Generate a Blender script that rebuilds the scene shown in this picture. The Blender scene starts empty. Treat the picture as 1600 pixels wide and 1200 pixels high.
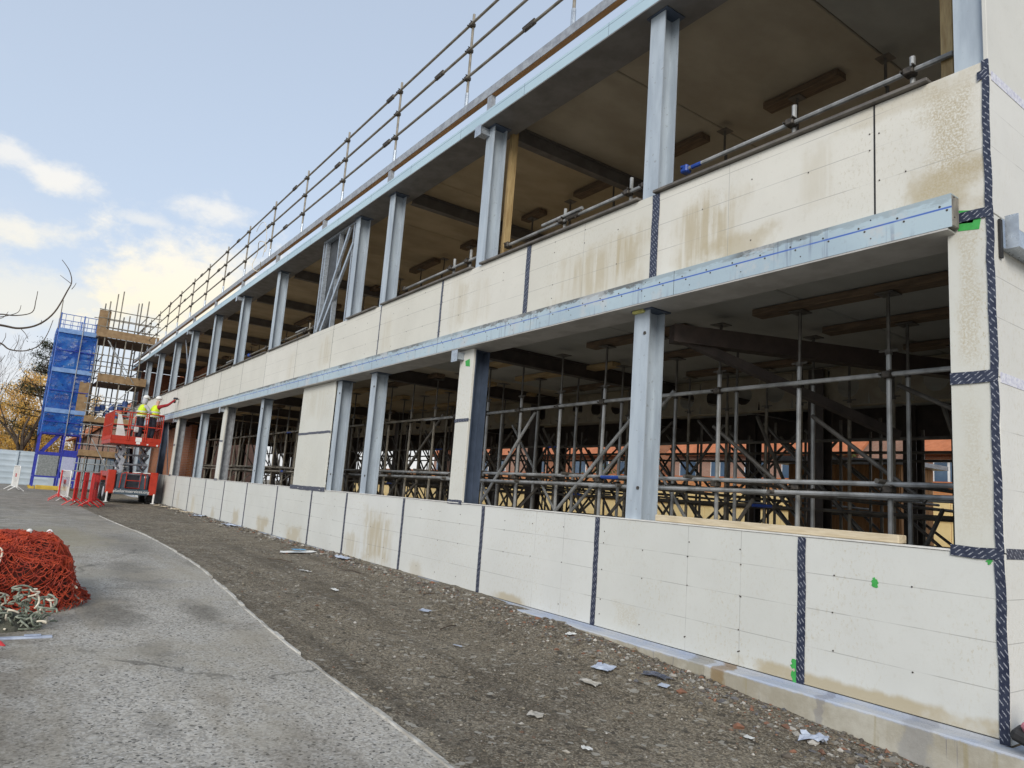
import bpy, math, random
import numpy as np
from mathutils import Vector, Matrix, noise as mnoise
random.seed(7); RNG = np.random.default_rng(7)
PI = math.pi
scene = bpy.context.scene
COL = scene.collection

# ---------------------------------------------------------------- camera
cam_d = bpy.data.cameras.new('camera'); cam = bpy.data.objects.new('camera', cam_d); COL.objects.link(cam)
R = Matrix(((0.57941033, 0.08619699, 0.81046514), (0.81172547, -0.15056325, -0.56429821), (0.07338546, 0.98483541, -0.1572062)))
cam.matrix_world = Matrix.Translation((0, 0, 1.6)) @ R.to_4x4()
cam_d.sensor_fit = 'HORIZONTAL'; cam_d.angle_x = 2 * math.atan(800 / 1110.0)
cam_d.clip_start = 0.05; cam_d.clip_end = 4000
scene.camera = cam
# ---------------------------------------------------------------- light
SUN = Vector((0.60, -0.55, 0.46)).normalized()
SUN_STRENGTH = 1.5; SKY_STRENGTH = 0.12
scene.view_settings.view_transform = 'Standard'; scene.view_settings.look = 'None'
scene.view_settings.exposure = 0.62; scene.view_settings.gamma = 1.0
scene.view_settings.use_curve_mapping = False
sd = bpy.data.lights.new('sun', 'SUN'); sd.energy = SUN_STRENGTH; sd.angle = math.radians(28); sd.color = (1.0, 0.95, 0.86)
so = bpy.data.objects.new('sun', sd); COL.objects.link(so)
so.rotation_euler = SUN.to_track_quat('Z', 'Y').to_euler()


class NT:
    """small helper to write node trees"""
    def __init__(s, tree):
        s.t = tree; s.n = tree.nodes; s.l = tree.links; s.n.clear()
    def new(s, typ, **kw):
        n = s.n.new(typ)
        for k, v in kw.items(): setattr(n, k, v)
        return n
    def put(s, sock, v):
        if hasattr(v, 'is_output') or isinstance(v, bpy.types.NodeSocket): s.l.new(v, sock)
        elif isinstance(v, (tuple, list)) and len(v) == 3 and sock.type == 'RGBA': sock.default_value = (*v, 1)
        else: sock.default_value = v
    def math(s, op, a, b=0.0, c=None):
        n = s.new('ShaderNodeMath', operation=op); s.put(n.inputs[0], a); s.put(n.inputs[1], b)
        if c is not None: s.put(n.inputs[2], c)
        return n.outputs[0]
    def vmath(s, op, a, b=(0, 0, 0)):
        n = s.new('ShaderNodeVectorMath', operation=op); s.put(n.inputs[0], a); s.put(n.inputs[1], b)
        return n.outputs['Value'] if op in ('LENGTH', 'DOT_PRODUCT') else n.outputs[0]
    def noise(s, vec, scale, detail=3, rough=0.55, out=0):
        n = s.new('ShaderNodeTexNoise'); s.put(n.inputs['Vector'], vec); s.put(n.inputs['Scale'], scale)
        n.inputs['Detail'].default_value = detail; n.inputs['Roughness'].default_value = rough
        return n.outputs[out]
    def ss(s, v, a, b, lo=0.0, hi=1.0):
        n = s.new('ShaderNodeMapRange', interpolation_type='SMOOTHSTEP'); s.put(n.inputs[0], v)
        for i, q in enumerate((a, b, lo, hi)): s.put(n.inputs[i + 1], q)
        return n.outputs[0]
    def mix(s, f, a, b, blend='MIX'):
        n = s.new('ShaderNodeMix', data_type='RGBA', blend_type=blend)
        s.put(n.inputs[0], f); s.put(n.inputs[6], a); s.put(n.inputs[7], b)
        return n.outputs[2]
    def sep(s, v):
        n = s.new('ShaderNodeSeparateXYZ'); s.put(n.inputs[0], v); return n.outputs
    def comb(s, x=0.0, y=0.0, z=0.0):
        n = s.new('ShaderNodeCombineXYZ')
        for i, q in enumerate((x, y, z)): s.put(n.inputs[i], q)
        return n.outputs[0]
    def obj(s): return s.new('ShaderNodeTexCoord').outputs['Object']
    def mapping(s, v, scale): return s.vmath('MULTIPLY', v, scale)


world = bpy.data.worlds.new("World"); scene.world = world; world.use_nodes = True
w = NT(world.node_tree)
gen = w.vmath('NORMALIZE', w.new('ShaderNodeTexCoord').outputs['Generated'])
sky = w.new('ShaderNodeTexSky', sky_type='NISHITA'); sky.sun_disc = False
sky.sun_elevation = math.asin(SUN.z); sky.sun_rotation = math.atan2(SUN.x, SUN.y)
sky.air_density = 1.0; sky.dust_density = 1.5; sky.ozone_density = 1.0
dx, dy, dz = w.sep(gen)
# high thin haze whitens the blue, more so towards the horizon
hz = w.ss(dz, 0.0, 0.75, 0.80, 0.62)
skyc = w.mix(hz, sky.outputs[0], (3.6, 4.1, 4.8))
skyc = w.mix(w.math('MULTIPLY', w.ss(dz, .34, .05, 0, .62), w.ss(w.noise(w.mapping(gen, (1, 1, 3)), 2.2, 5, .6), .34, .6, .35, 1)), skyc, (5.1, 4.9, 4.75))
den = w.math('ADD', w.math('MAXIMUM', dz, 0.0), 0.13)
pl = w.comb(w.math('DIVIDE', dx, den), w.math('DIVIDE', dy, den), 0.0)
n1 = w.noise(w.vmath('ADD', pl, (3.3, 1.7, 0)), 0.55, 7, 0.58)
warp = w.noise(w.mapping(gen, (1, 1, 1.8)), 8.0, 5, 0.6); warp2 = w.noise(w.mapping(gen, (1, 1, 1.6)), 26.0, 6, 0.65)
cl = w.ss(n1, 0.56, 0.74)
cl = w.math('MULTIPLY', cl, w.ss(dz, 0.75, 0.30, 0.15, 0.55))
for (cx, cy, cz), rx, rz, k in (((-0.958, 0.155, 0.225), 0.125, 0.070, 1.0), ((-0.9455, 0.003, 0.322), 0.036, 0.017, 0.8),
                               ((-0.965, -0.05, 0.258), 0.085, 0.026, 0.75), ((-0.93, 0.165, 0.330), 0.050, 0.018, 0.7),
                               ((-0.948, 0.10, 0.302), 0.03, 0.009, 0.5), ((-0.95, -0.045, 0.337), 0.03, 0.016, 0.7),
                               ((-0.985, 0.02, 0.19), 0.16, 0.035, 0.5)):
    d = w.vmath('MULTIPLY', w.vmath('SUBTRACT', gen, (cx, cy, cz)), (0.4 / rx, 1.0 / rx, 1.0 / rz))
    r = w.vmath('LENGTH', d)
    r = w.math('ADD', r, w.math('ADD', w.math('MULTIPLY', w.math('SUBTRACT', warp, 0.5), 1.9), w.math('MULTIPLY', w.math('SUBTRACT', warp2, 0.5), 2.0)))
    cl = w.math('MAXIMUM', cl, w.math('MULTIPLY', w.ss(r, 1.35, 0.25), k))
cc = w.mix(w.ss(dz, 0.10, 0.40), (5.75, 5.25, 3.95), (5.5, 5.35, 5.1))
skyc = w.mix(cl, skyc, cc)
bg = w.new('ShaderNodeBackground'); w.put(bg.inputs[0], skyc); bg.inputs[1].default_value = SKY_STRENGTH
w.l.new(bg.outputs[0], w.new('ShaderNodeOutputWorld').inputs[0])

# ---------------------------------------------------------------- helpers: meshes
class MB:
    def __init__(s): s.v = []; s.f = []; s.m = []; s.cols = None
    def add(s, vs, fs, mi=0):
        o = len(s.v); s.v += [tuple(v) for v in vs]; s.f += [tuple(i + o for i in f) for f in fs]; s.m += [mi] * len(fs); return s
    def box(s, x0, y0, z0, x1, y1, z1, mi=0):
        vs = [(x, y, z) for x in (x0, x1) for y in (y0, y1) for z in (z0, z1)]
        return s.add(vs, [(0, 1, 3, 2), (4, 6, 7, 5), (0, 4, 5, 1), (2, 3, 7, 6), (0, 2, 6, 4), (1, 5, 7, 3)], mi)
    def bbox(s, x0, y0, z0, x1, y1, z1, b=0.01, mi=0):
        """box with chamfered edges"""
        X = (x0, x1); Y = (y0, y1); Z = (z0, z1); vs = []; idx = {}
        for i in (0, 1):
            for j in (0, 1):
                for k in (0, 1):
                    sx, sy, sz = 1 - 2 * i, 1 - 2 * j, 1 - 2 * k
                    for a in range(3):
                        p = [X[i] + sx * b, Y[j] + sy * b, Z[k] + sz * b]; p[a] = (X[i], Y[j], Z[k])[a]
                        idx[i, j, k, a] = len(vs); vs.append(p)
        fs = []
        g = lambda i, j, k, a: idx[i, j, k, a]
        for i in (0, 1):
            f = [g(i, 0, 0, 0), g(i, 1, 0, 0), g(i, 1, 1, 0), g(i, 0, 1, 0)]; fs.append(f if i else f[::-1])
            f = [g(0, i, 0, 1), g(0, i, 1, 1), g(1, i, 1, 1), g(1, i, 0, 1)]; fs.append(f if i else f[::-1])
            f = [g(0, 0, i, 2), g(1, 0, i, 2), g(1, 1, i, 2), g(0, 1, i, 2)]; fs.append(f if i else f[::-1])
        for a in (0, 1):
            for c in (0, 1):
                fs.append([g(a, c, 0, 0), g(a, c, 1, 0), g(a, c, 1, 1), g(a, c, 0, 1)])
                fs.append([g(a, 0, c, 0), g(a, 1, c, 0), g(a, 1, c, 2), g(a, 0, c, 2)])
                fs.append([g(0, a, c, 1), g(1, a, c, 1), g(1, a, c, 2), g(0, a, c, 2)])
        for i in (0, 1):
            for j in (0, 1):
                for k in (0, 1): fs.append([g(i, j, k, 0), g(i, j, k, 1), g(i, j, k, 2)])
        return s.add(vs, fs, mi)
    def bar(s, p, q, wd, ht, up=(0, 0, 1), mi=0):
        """rectangular bar from p to q, wd sideways, ht along up"""
        p = Vector(p); q = Vector(q); d = (q - p).normalized(); u = Vector(up)
        if abs(d.dot(u)) > .98: u = Vector((0, 1, 0))
        a = d.cross(u).normalized(); u = a.cross(d).normalized()
        vs = [b + a * (i * wd / 2) + u * (j * ht / 2) for b in (p, q) for i, j in ((-1, -1), (1, -1), (1, 1), (-1, 1))]
        return s.add(vs, [(3, 2, 1, 0), (4, 5, 6, 7), (0, 1, 5, 4), (1, 2, 6, 5), (2, 3, 7, 6), (3, 0, 4, 7)], mi)
    def tube(s, pts, r, n=6, r1=None, mi=0, caps=True):
        pts = [Vector(p) for p in pts]; m = len(pts); vs = []; fs = []
        t0 = (pts[1] - pts[0]).normalized(); u = Vector((0, 0, 1)) if abs(t0.z) < .9 else Vector((1, 0, 0))
        for i, p in enumerate(pts):
            t = (pts[min(i + 1, m - 1)] - pts[max(i - 1, 0)])
            t = t.normalized() if t.length > 1e-9 else t0
            a = t.cross(u)
            a = a.normalized() if a.length > 1e-6 else Vector((1, 0, 0))
            u = a.cross(t).normalized()
            rr = r if r1 is None else r + (r1 - r) * i / (m - 1)
            for k in range(n):
                an = 2 * PI * k / n; vs.append(p + a * (math.cos(an) * rr) + u * (math.sin(an) * rr))
        for i in range(m - 1):
            for k in range(n):
                k2 = (k + 1) % n; fs.append((i * n + k, i * n + k2, (i + 1) * n + k2, (i + 1) * n + k))
        if caps: fs.append(tuple(range(n))[::-1]); fs.append(tuple((m - 1) * n + k for k in range(n)))
        return s.add(vs, fs, mi)
    def lathe(s, prof, c=(0, 0, 0), n=16, axis='z', mi=0):
        c = Vector(c); vs = []; fs = []
        for r, h in prof:
            for k in range(n):
                a = 2 * PI * k / n; ca, sa = math.cos(a) * r, math.sin(a) * r
                vs.append(c + Vector({'z': (ca, sa, h), 'y': (ca, h, sa), 'x': (h, ca, sa)}[axis]))
        for i in range(len(prof) - 1):
            for k in range(n):
                k2 = (k + 1) % n; fs.append((i * n + k, i * n + k2, (i + 1) * n + k2, (i + 1) * n + k))
        fs.append(tuple(range(n))[::-1]); fs.append(tuple((len(prof) - 1) * n + k for k in range(n)))
        return s.add(vs, fs, mi)
    def prism(s, poly, axis, a, b, mi=0):
        """extrude a 2D polygon; axis x: poly=(y,z) ; y: (x,z) ; z: (x,y)"""
        def P(u, v, h): return {'x': (h, u, v), 'y': (u, h, v), 'z': (u, v, h)}[axis]
        n = len(poly); vs = [P(u, v, a) for u, v in poly] + [P(u, v, b) for u, v in poly]
        fs = [tuple(range(n))[::-1], tuple(range(n, 2 * n))] + [(i, (i + 1) % n, n + (i + 1) % n, n + i) for i in range(n)]
        return s.add(vs, fs, mi)
    def mesh(s, name, mats, smooth=False):
        me = bpy.data.meshes.new(name); me.from_pydata(s.v, [], s.f)
        for m in (mats if isinstance(mats, (list, tuple)) else [mats]): me.materials.append(m)
        if any(s.m): me.polygons.foreach_set('material_index', s.m)
        if smooth: me.polygons.foreach_set('use_smooth', [True] * len(s.f))
        if s.cols is not None:
            at = me.color_attributes.new('col', 'FLOAT_COLOR', 'POINT')
            at.data.foreach_set('color', np.asarray(s.cols, dtype=np.float32).ravel())
        me.update(); return me
    def build(s, name, mats, parent=None, smooth=False, label=None, kind=None):
        o = bpy.data.objects.new(name, s.mesh(name, mats, smooth)); COL.objects.link(o)
        if parent is not None: attach(o, parent)
        if label: o['label'] = label
        if kind: o['kind'] = kind
        return o


def world_loc(o):
    l = Vector(o.location)
    while o.parent: o = o.parent; l += Vector(o.location)
    return l

def attach(o, parent):
    """parent an object whose mesh is written in world coordinates (parents here are never rotated when this is used)"""
    o.parent = parent; o.location = Vector(o.location) - world_loc(parent)

def thing(name, label, cat, loc=(0, 0, 0), rz=0.0, group=None):
    o = bpy.data.objects.new(name, None); COL.objects.link(o); o.empty_display_size = 0.2
    o.location = loc; o.rotation_euler = (0, 0, rz); o['label'] = label; o['category'] = cat
    if group: o['group'] = group
    return o

def tag(o, label, cat, group=None):
    o['label'] = label; o['category'] = cat
    if group: o['group'] = group
    return o

def child(mb, name, mats, parent, **k):
    """part written in the thing's own local coordinates"""
    o = mb.build(name, mats, None, **k); o.parent = parent; return o

def copy_tree(o, parent=None):
    c = o.copy(); COL.objects.link(c)
    if parent is not None: c.parent = parent
    for ch in list(o.children): copy_tree(ch, c)
    return c

def inst(me, name, loc, parent=None, rot=None):
    o = bpy.data.objects.new(name, me); COL.objects.link(o); o.location = loc
    if rot: o.rotation_euler = rot
    if parent is not None: attach(o, parent)
    return o

# ---------------------------------------------------------------- materials
MATS = {}
def mat(name, c1, c2=None, scale=6.0, rough=0.6, metal=0.0, bump=0.0, bscale=None, detail=4, stretch=(1, 1, 1), lo=0.35, hi=0.65, speck=None):
    m = bpy.data.materials.new(name); m.use_nodes = True; t = NT(m.node_tree)
    b = t.new('ShaderNodeBsdfPrincipled'); out = t.new('ShaderNodeOutputMaterial'); t.l.new(b.outputs[0], out.inputs[0])
    co = t.mapping(t.obj(), stretch)
    if c2 is None: c2 = tuple(x * 0.8 for x in c1)
    f = t.ss(t.noise(co, scale, detail, 0.6), lo, hi)
    c = t.mix(f, c1, c2)
    if speck:
        sc, col, th = speck
        c = t.mix(t.ss(t.noise(t.obj(), sc, 2, 0.5), th, th + 0.05), c, col)
    t.put(b.inputs['Base Color'], c); b.inputs['Metallic'].default_value = metal
    t.put(b.inputs['Roughness'], t.ss(t.noise(co, scale * 2.3, 3), 0.3, 0.7, max(rough - 0.1, 0.02), min(rough + 0.1, 1)))
    if bump:
        bp = t.new('ShaderNodeBump'); bp.inputs['Strength'].default_value = bump; bp.inputs['Distance'].default_value = 0.02
        t.put(bp.inputs['Height'], t.noise(co, bscale or scale * 4, 5, 0.65)); t.l.new(bp.outputs[0], b.inputs['Normal'])
    MATS[name] = m; return m

M_paint = mat('grey_blue_paint', (.445, .51, .57), (.34, .395, .455), 2.2, .45, .0, .05, 20, 6, stretch=(3, 3, .5), speck=(22, (.30, .33, .36), .66))
M_dark_steel = mat('dark_blue_steel', (.10, .13, .19), (.07, .095, .14), 3, .4, .2, .05, 20)
M_brown_steel = mat('brown_primer_steel', (.075, .06, .052), (.05, .04, .036), 4, .6)
M_xbeam = mat('grey_brown_steel', (.15, .14, .13), (.11, .10, .09), 4, .6)
M_galv = mat('galvanised_steel', (.50, .55, .60), (.36, .40, .45), 14, .35, .55, .04, 40, lo=.3, hi=.7)
M_galv_dull = mat('dull_galvanised', (.42, .44, .46), (.30, .31, .33), 9, .5, .4, .03)
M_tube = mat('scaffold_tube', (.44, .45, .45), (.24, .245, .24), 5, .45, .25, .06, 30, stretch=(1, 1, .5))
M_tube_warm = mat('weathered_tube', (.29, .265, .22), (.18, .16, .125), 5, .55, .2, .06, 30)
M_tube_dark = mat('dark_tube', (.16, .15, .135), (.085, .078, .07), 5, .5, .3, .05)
M_coupler = mat('coupler_steel', (.10, .085, .07), (.05, .045, .04), 30, .6, .4)
M_blue_mark = mat('blue_paint_mark', (.03, .09, .42), (.025, .07, .33), 10, .5)
M_timber = mat('timber', (.45, .33, .17), (.34, .235, .115), 3, .75, 0, .15, 40, stretch=(1, 8, 8))
M_timber_v = mat('timber_upright', (.46, .34, .165), (.33, .225, .10), 4, .75, 0, .15, 40, stretch=(8, 8, 1))
M_timber_pale = mat('pale_timber', (.64, .55, .40), (.52, .43, .29), 4, .75, 0, .12, 40, stretch=(1, 7, 9))
M_timber_dark = mat('old_timber', (.17, .115, .07), (.10, .07, .045), 4, .8, 0, .15, 40, stretch=(1, 8, 8))
M_ochre = mat('orange_board', (.50, .25, .095), (.40, .19, .07), 5, .7, 0, .06, stretch=(.6, 4, 4))
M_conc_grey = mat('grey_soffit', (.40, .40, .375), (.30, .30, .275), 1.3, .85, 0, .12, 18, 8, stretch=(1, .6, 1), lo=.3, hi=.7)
M_conc_half_warm = mat('half_warm_lit_soffit', (.45, .405, .32), (.34, .295, .225), 1.3, .85, 0, .12, 18, 8, stretch=(1, .6, 1), lo=.3, hi=.7)  # half step from grey concrete to the painted warm light
M_conc_warm_lit = mat('warm_lit_soffit', (.50, .405, .265), (.36, .285, .18), 1.3, .85, 0, .12, 18, 8, stretch=(1, .6, 1), lo=.3, hi=.7)  # tan tone puts the far ceiling's warm light into the colour
M_deck = mat('deck_screed', (.50, .43, .32), (.42, .35, .25), 2, .85, 0, .1)
M_soffit_plate = mat('beam_soffit_plate', (.50, .49, .47), (.40, .39, .37), 3, .6)
M_sill = mat('sill_trim', (.16, .145, .125), (.10, .09, .08), 6, .6)
M_white_trim = mat('white_trim', (.75, .74, .70), (.62, .61, .58), 8, .6)
M_black = mat('black_rubber', (.02, .02, .022), (.013, .013, .014), 10, .7)
M_brick = None

def brick_mat(name, c1, c2, mortar, bs=1.0):
    m = bpy.data.materials.new(name); m.use_nodes = True; t = NT(m.node_tree)
    b = t.new('ShaderNodeBsdfPrincipled'); out = t.new('ShaderNodeOutputMaterial'); t.l.new(b.outputs[0], out.inputs[0])
    x, y, z = t.sep(t.obj())
    br = t.new('ShaderNodeTexBrick'); t.put(br.inputs['Vector'], t.comb(t.math('ADD', x, y), z, 0))
    br.inputs['Scale'].default_value = 1.0; br.inputs['Brick Width'].default_value = .225; br.inputs['Row Height'].default_value = .075
    br.inputs['Mortar Size'].default_value = .008; br.inputs['Bias'].default_value = 0
    t.put(br.inputs['Color1'], c1); t.put(br.inputs['Color2'], c2); t.put(br.inputs['Mortar'], mortar)
    c = t.mix(t.ss(t.noise(t.obj(), 0.8, 4), .35, .7, 0, .35), br.outputs[0], tuple(q * .55 for q in c1))
    t.put(b.inputs['Base Color'], c); b.inputs['Roughness'].default_value = .85
    bp = t.new('ShaderNodeBump'); bp.inputs['Strength'].default_value = .5; bp.inputs['Distance'].default_value = .01; bp.invert = True
    t.put(bp.inputs['Height'], br.outputs['Fac']); t.l.new(bp.outputs[0], b.inputs['Normal'])
    return m
M_brick = brick_mat('red_brick', (.42, .15, .06), (.33, .11, .045), (.30, .26, .21))
M_brick_pink = brick_mat('pink_brick', (.42, .235, .17), (.36, .19, .135), (.40, .34, .28))

def panel_mat(name, base, stains, zlines, xlines, mottle=.5):
    m = bpy.data.materials.new(name); m.use_nodes = True; t = NT(m.node_tree)
    b = t.new('ShaderNodeBsdfPrincipled'); out = t.new('ShaderNodeOutputMaterial'); t.l.new(b.outputs[0], out.inputs[0])
    co = t.obj(); x, y, z = t.sep(co)
    c = t.mix(t.ss(t.noise(co, 1.1, 5, .6), .3, .7), base, tuple(q * .93 for q in base))
    rnd = t.new('ShaderNodeObjectInfo').outputs['Random']
    c = t.mix(1.0, c, t.comb(t.ss(rnd, 0, 1, .95, 1.03), t.ss(rnd, 0, 1, .95, 1.03), t.ss(rnd, 0, 1, .93, 1.03)), 'MULTIPLY')
    c = t.mix(t.ss(t.noise(co, 13, 6, .75), .54, .72, 0, .22), c, (.45, .42, .34))
    # fine fibre flecks of the cement particle board
    fl = t.ss(t.noise(t.mapping(co, (1, 1, .55)), 40, 4, .75), .53, .66, 0, mottle * 1.25)
    fl = t.math('MULTIPLY', fl, t.ss(t.noise(co, .9, 2), .42, .62))
    c = t.mix(fl, c, (.50, .46, .35))
    sn = t.noise(t.mapping(co, (9, 9, .55)), 1.0, 4, .55)
    sn2 = t.noise(co, 3.2, 5, .6); grain = t.noise(co, 60, 3, .7)
    for (x0, x1, z0, z1, k, mode) in stains:
        ax = t.math('MULTIPLY', t.math('ABSOLUTE', t.math('SUBTRACT', x, (x0 + x1) / 2)), 2.0 / (x1 - x0))
        az = t.math('MULTIPLY', t.math('ABSOLUTE', t.math('SUBTRACT', z, (z0 + z1) / 2)), 2.0 / (z1 - z0))
        n = sn if mode == 's' else sn2
        e = t.math('MULTIPLY', t.math('SUBTRACT', n, .5), 1.6 if mode == 's' else 1.3)
        mx = t.math('MULTIPLY', t.ss(t.math('ADD', ax, t.math('ADD', e, t.math('MULTIPLY', t.math('SUBTRACT', sn2, .5), 1.2))), 1.15, .35), t.ss(t.math('ADD', az, t.math('ADD', t.math('MULTIPLY', t.math('SUBTRACT', sn2, .5), 1.3), t.math('MULTIPLY', t.math('SUBTRACT', sn, .5), .9))), 1.12, .45))
        if mode == 's': mx = t.math('MULTIPLY', mx, t.ss(sn, .40, .56, .22, 1.0))
        if mode == 'g': mx = t.math('MULTIPLY', mx, t.ss(grain, .38, .6))
        c = t.mix(t.math('MULTIPLY', mx, k), c, (.44, .37, .235))
    ln = None
    def thin(v, p, wd): return t.ss(t.math('ABSOLUTE', t.math('SUBTRACT', v, p)), wd * 1.25, wd * .4)
    for zl in zlines:
        q = thin(z, zl, .0035); ln = q if ln is None else t.math('MAXIMUM', ln, q)
    for xl in xlines:
        q = thin(x, xl, .0035); ln = q if ln is None else t.math('MAXIMUM', ln, q)
    if ln is not None:
        ln = t.math('MULTIPLY', ln, t.ss(t.noise(co, 1.7, 3), .36, .58, .1, .6))
        c = t.mix(ln, c, (.25, .245, .23))
    t.put(b.inputs['Base Color'], c); b.inputs['Roughness'].default_value = .75
    bp = t.new('ShaderNodeBump'); bp.inputs['Strength'].default_value = .12; bp.inputs['Distance'].default_value = .006
    t.put(bp.inputs['Height'], t.noise(co, 55, 4, .7)); t.l.new(bp.outputs[0], b.inputs['Normal'])
    return m

BASE_C = (.655, .665, .64)
LOWST = [(-4.0, -2.0, .24, .40, .85, 'b'), (-12.35, -11.0, .2, 1.25, .75, 's'), (-13.2, -12.3, .2, .75, .5, 's'), (-16.5, -15.3, .2, .65, .6, 'b'),
         (-18.9, -17.9, .2, .7, .65, 'b'), (-21.3, -20.5, .2, .75, .6, 'b'), (-24, -23.3, .2, .7, .5, 'b'), (-7.9, -7.2, .22, .40, .7, 'b'),
         (-5.75, -5.3, .36, .62, .35, 'g'), (-10.4, -9.9, .2, .55, .35, 'b'), (-26.9, -26.1, .2, .9, .5, 's'), (-29.5, -28.9, .2, 1.0, .5, 's')]
MIDST = [(-5.15, -4.10, 4.0, 4.85, .75, 's'), (-4.75, -3.7, 3.95, 4.35, .6, 'b'), (-2.55, -2.1, 3.95, 5.02, .8, 'g'), (-2.7, -2.05, 3.95, 4.4, .7, 'b'),
         (-7.2, -5.25, 4.0, 4.80, .6, 's'), (-6.1, -5.5, 4.2, 4.75, .45, 's'), (-9.9, -9.2, 4.1, 5.05, .35, 's'), (-9.2, -8.6, 4.1, 4.9, .25, 's'),
         (-15.8, -14.9, 4.1, 5.0, .35, 's'), (-3.6, -3.2, 4.3, 4.95, .25, 's'), (-3.3, -2.0, 4.9, 5.1, .3, 'b'), (-12.4, -11.9, 4.0, 4.9, .25, 's'), (-18, -17.2, 4.0, 4.9, .25, 's')]
M_panel_lo = panel_mat('base_board', BASE_C, LOWST, (.59, .89, 1.17), (-4.72, -4.11, -6.6, -7.15), .5)
M_panel_mid = panel_mat('mid_board', (.69, .675, .615), MIDST, (4.39, 4.69, 4.98), (-4.35, -6.55), .4)
M_panel_pier = panel_mat('pier_board', (.67, .67, .625), [(-2.28, -2.12, 2.75, 3.85, .55, 'g'), (-2.3, -2.1, 1.6, 2.6, .28, 'g'), (-16.3, -14.6, 2.9, 3.8, .22, 's')], (), (), .8)
M_panel_ret = panel_mat('return_board', (.66, .655, .62), [], (.59, .89, 1.17, 4.39, 4.69, 1.9, 2.3, 3.1, 3.4), (), .35)

def tape_mat():
    m = bpy.data.materials.new('printed_tape'); m.use_nodes = True; t = NT(m.node_tree)
    b = t.new('ShaderNodeBsdfPrincipled'); out = t.new('ShaderNodeOutputMaterial'); t.l.new(b.outputs[0], out.inputs[0])
    co = t.obj(); x, y, z = t.sep(co)
    q = t.math('DIVIDE', t.math('ADD', z, t.math('MULTIPLY', x, 1.25)), .046)
    row = t.math('FLOOR', q); a = t.math('FRACT', q)
    bb = t.math('FRACT', t.math('ADD', t.math('DIVIDE', x, .040), t.math('MULTIPLY', row, .37)))
    mk = t.math('MULTIPLY', t.math('LESS_THAN', a, .24), t.math('MULTIPLY', t.math('GREATER_THAN', bb, .12), t.math('LESS_THAN', bb, .72)))
    mk = t.math('MULTIPLY', mk, t.ss(t.noise(co, 95, 2), .38, .56, .10, .55))
    c = t.mix(mk, t.mix(t.ss(t.noise(co, 14, 4), .35, .7), (.016, .022, .05), (.04, .05, .085)), (.62, .64, .70))
    t.put(b.inputs['Base Color'], c); b.inputs['Roughness'].default_value = .42
    bp = t.new('ShaderNodeBump'); bp.inputs['Strength'].default_value = .3; bp.inputs['Distance'].default_value = .004
    t.put(bp.inputs['Height'], t.noise(co, 22, 3)); t.l.new(bp.outputs[0], b.inputs['Normal'])
    return m
M_tape = tape_mat()

def beam_face_mat(name, zl, zt, c1, c2, drips=True):
    """galvanised channel face: blue snapped line, screw heads elsewhere, run marks, torn mastic at the top edge"""
    m = bpy.data.materials.new(name); m.use_nodes = True; t = NT(m.node_tree)
    b = t.new('ShaderNodeBsdfPrincipled'); out = t.new('ShaderNodeOutputMaterial'); t.l.new(b.outputs[0], out.inputs[0])
    co = t.obj(); x, y, z = t.sep(co)
    c = t.mix(t.ss(t.noise(t.mapping(co, (.35, 1, 1)), 1.6, 4), .35, .65), c1, c2)
    if drips:
        d = t.math('MULTIPLY', t.ss(t.noise(t.mapping(co, (14, 1, .7)), 1.6, 3, .6), .55, .68), t.ss(t.noise(t.mapping(co, (.9, 1, 1)), 1.3, 2), .42, .6))
        c = t.mix(t.math('MULTIPLY', d, .62), c, (.17, .20, .29))
        e = t.math('ADD', z, t.math('MULTIPLY', t.math('SUBTRACT', t.noise(t.mapping(co, (1, 1, 3)), 9, 4, .7), .5), .16))
        c = t.mix(t.math('MULTIPLY', t.ss(e, zt - .06, zt - .03), t.ss(t.noise(co, .8, 2), .36, .5, .3, .9)), c, (.13, .13, .12))
        scuff = t.ss(t.noise(co, 2.1, 7, .75), .50, .62, 0, .6)
        c = t.mix(scuff, c, (.56, .57, .57))
        c = t.mix(t.ss(t.noise(co, 17, 5, .8), .56, .68, 0, .45), c, (.33, .37, .41))
    lw = .007 if drips else .004
    ln = t.ss(t.math('ABSOLUTE', t.math('SUBTRACT', z, zl)), lw * 1.4, lw * .6)
    ln = t.math('MULTIPLY', ln, t.ss(t.noise(t.mapping(co, (.5, 1, 1)), 1.5, 4, .7), .36, .5, .3, 1.0))
    c = t.mix(t.math('MULTIPLY', ln, .9), c, (.03, .11, .48) if drips else (.08, .13, .2))
    t.put(b.inputs['Base Color'], c); b.inputs['Roughness'].default_value = .5; b.inputs['Metallic'].default_value = .15
    return m
M_beam_face = beam_face_mat('beam_face', 3.945, 4.05, (.47, .58, .635), (.40, .50, .565))
M_fascia = beam_face_mat('roof_track_face', 7.59, 7.63, (.50, .65, .72), (.44, .58, .66), False)

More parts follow.
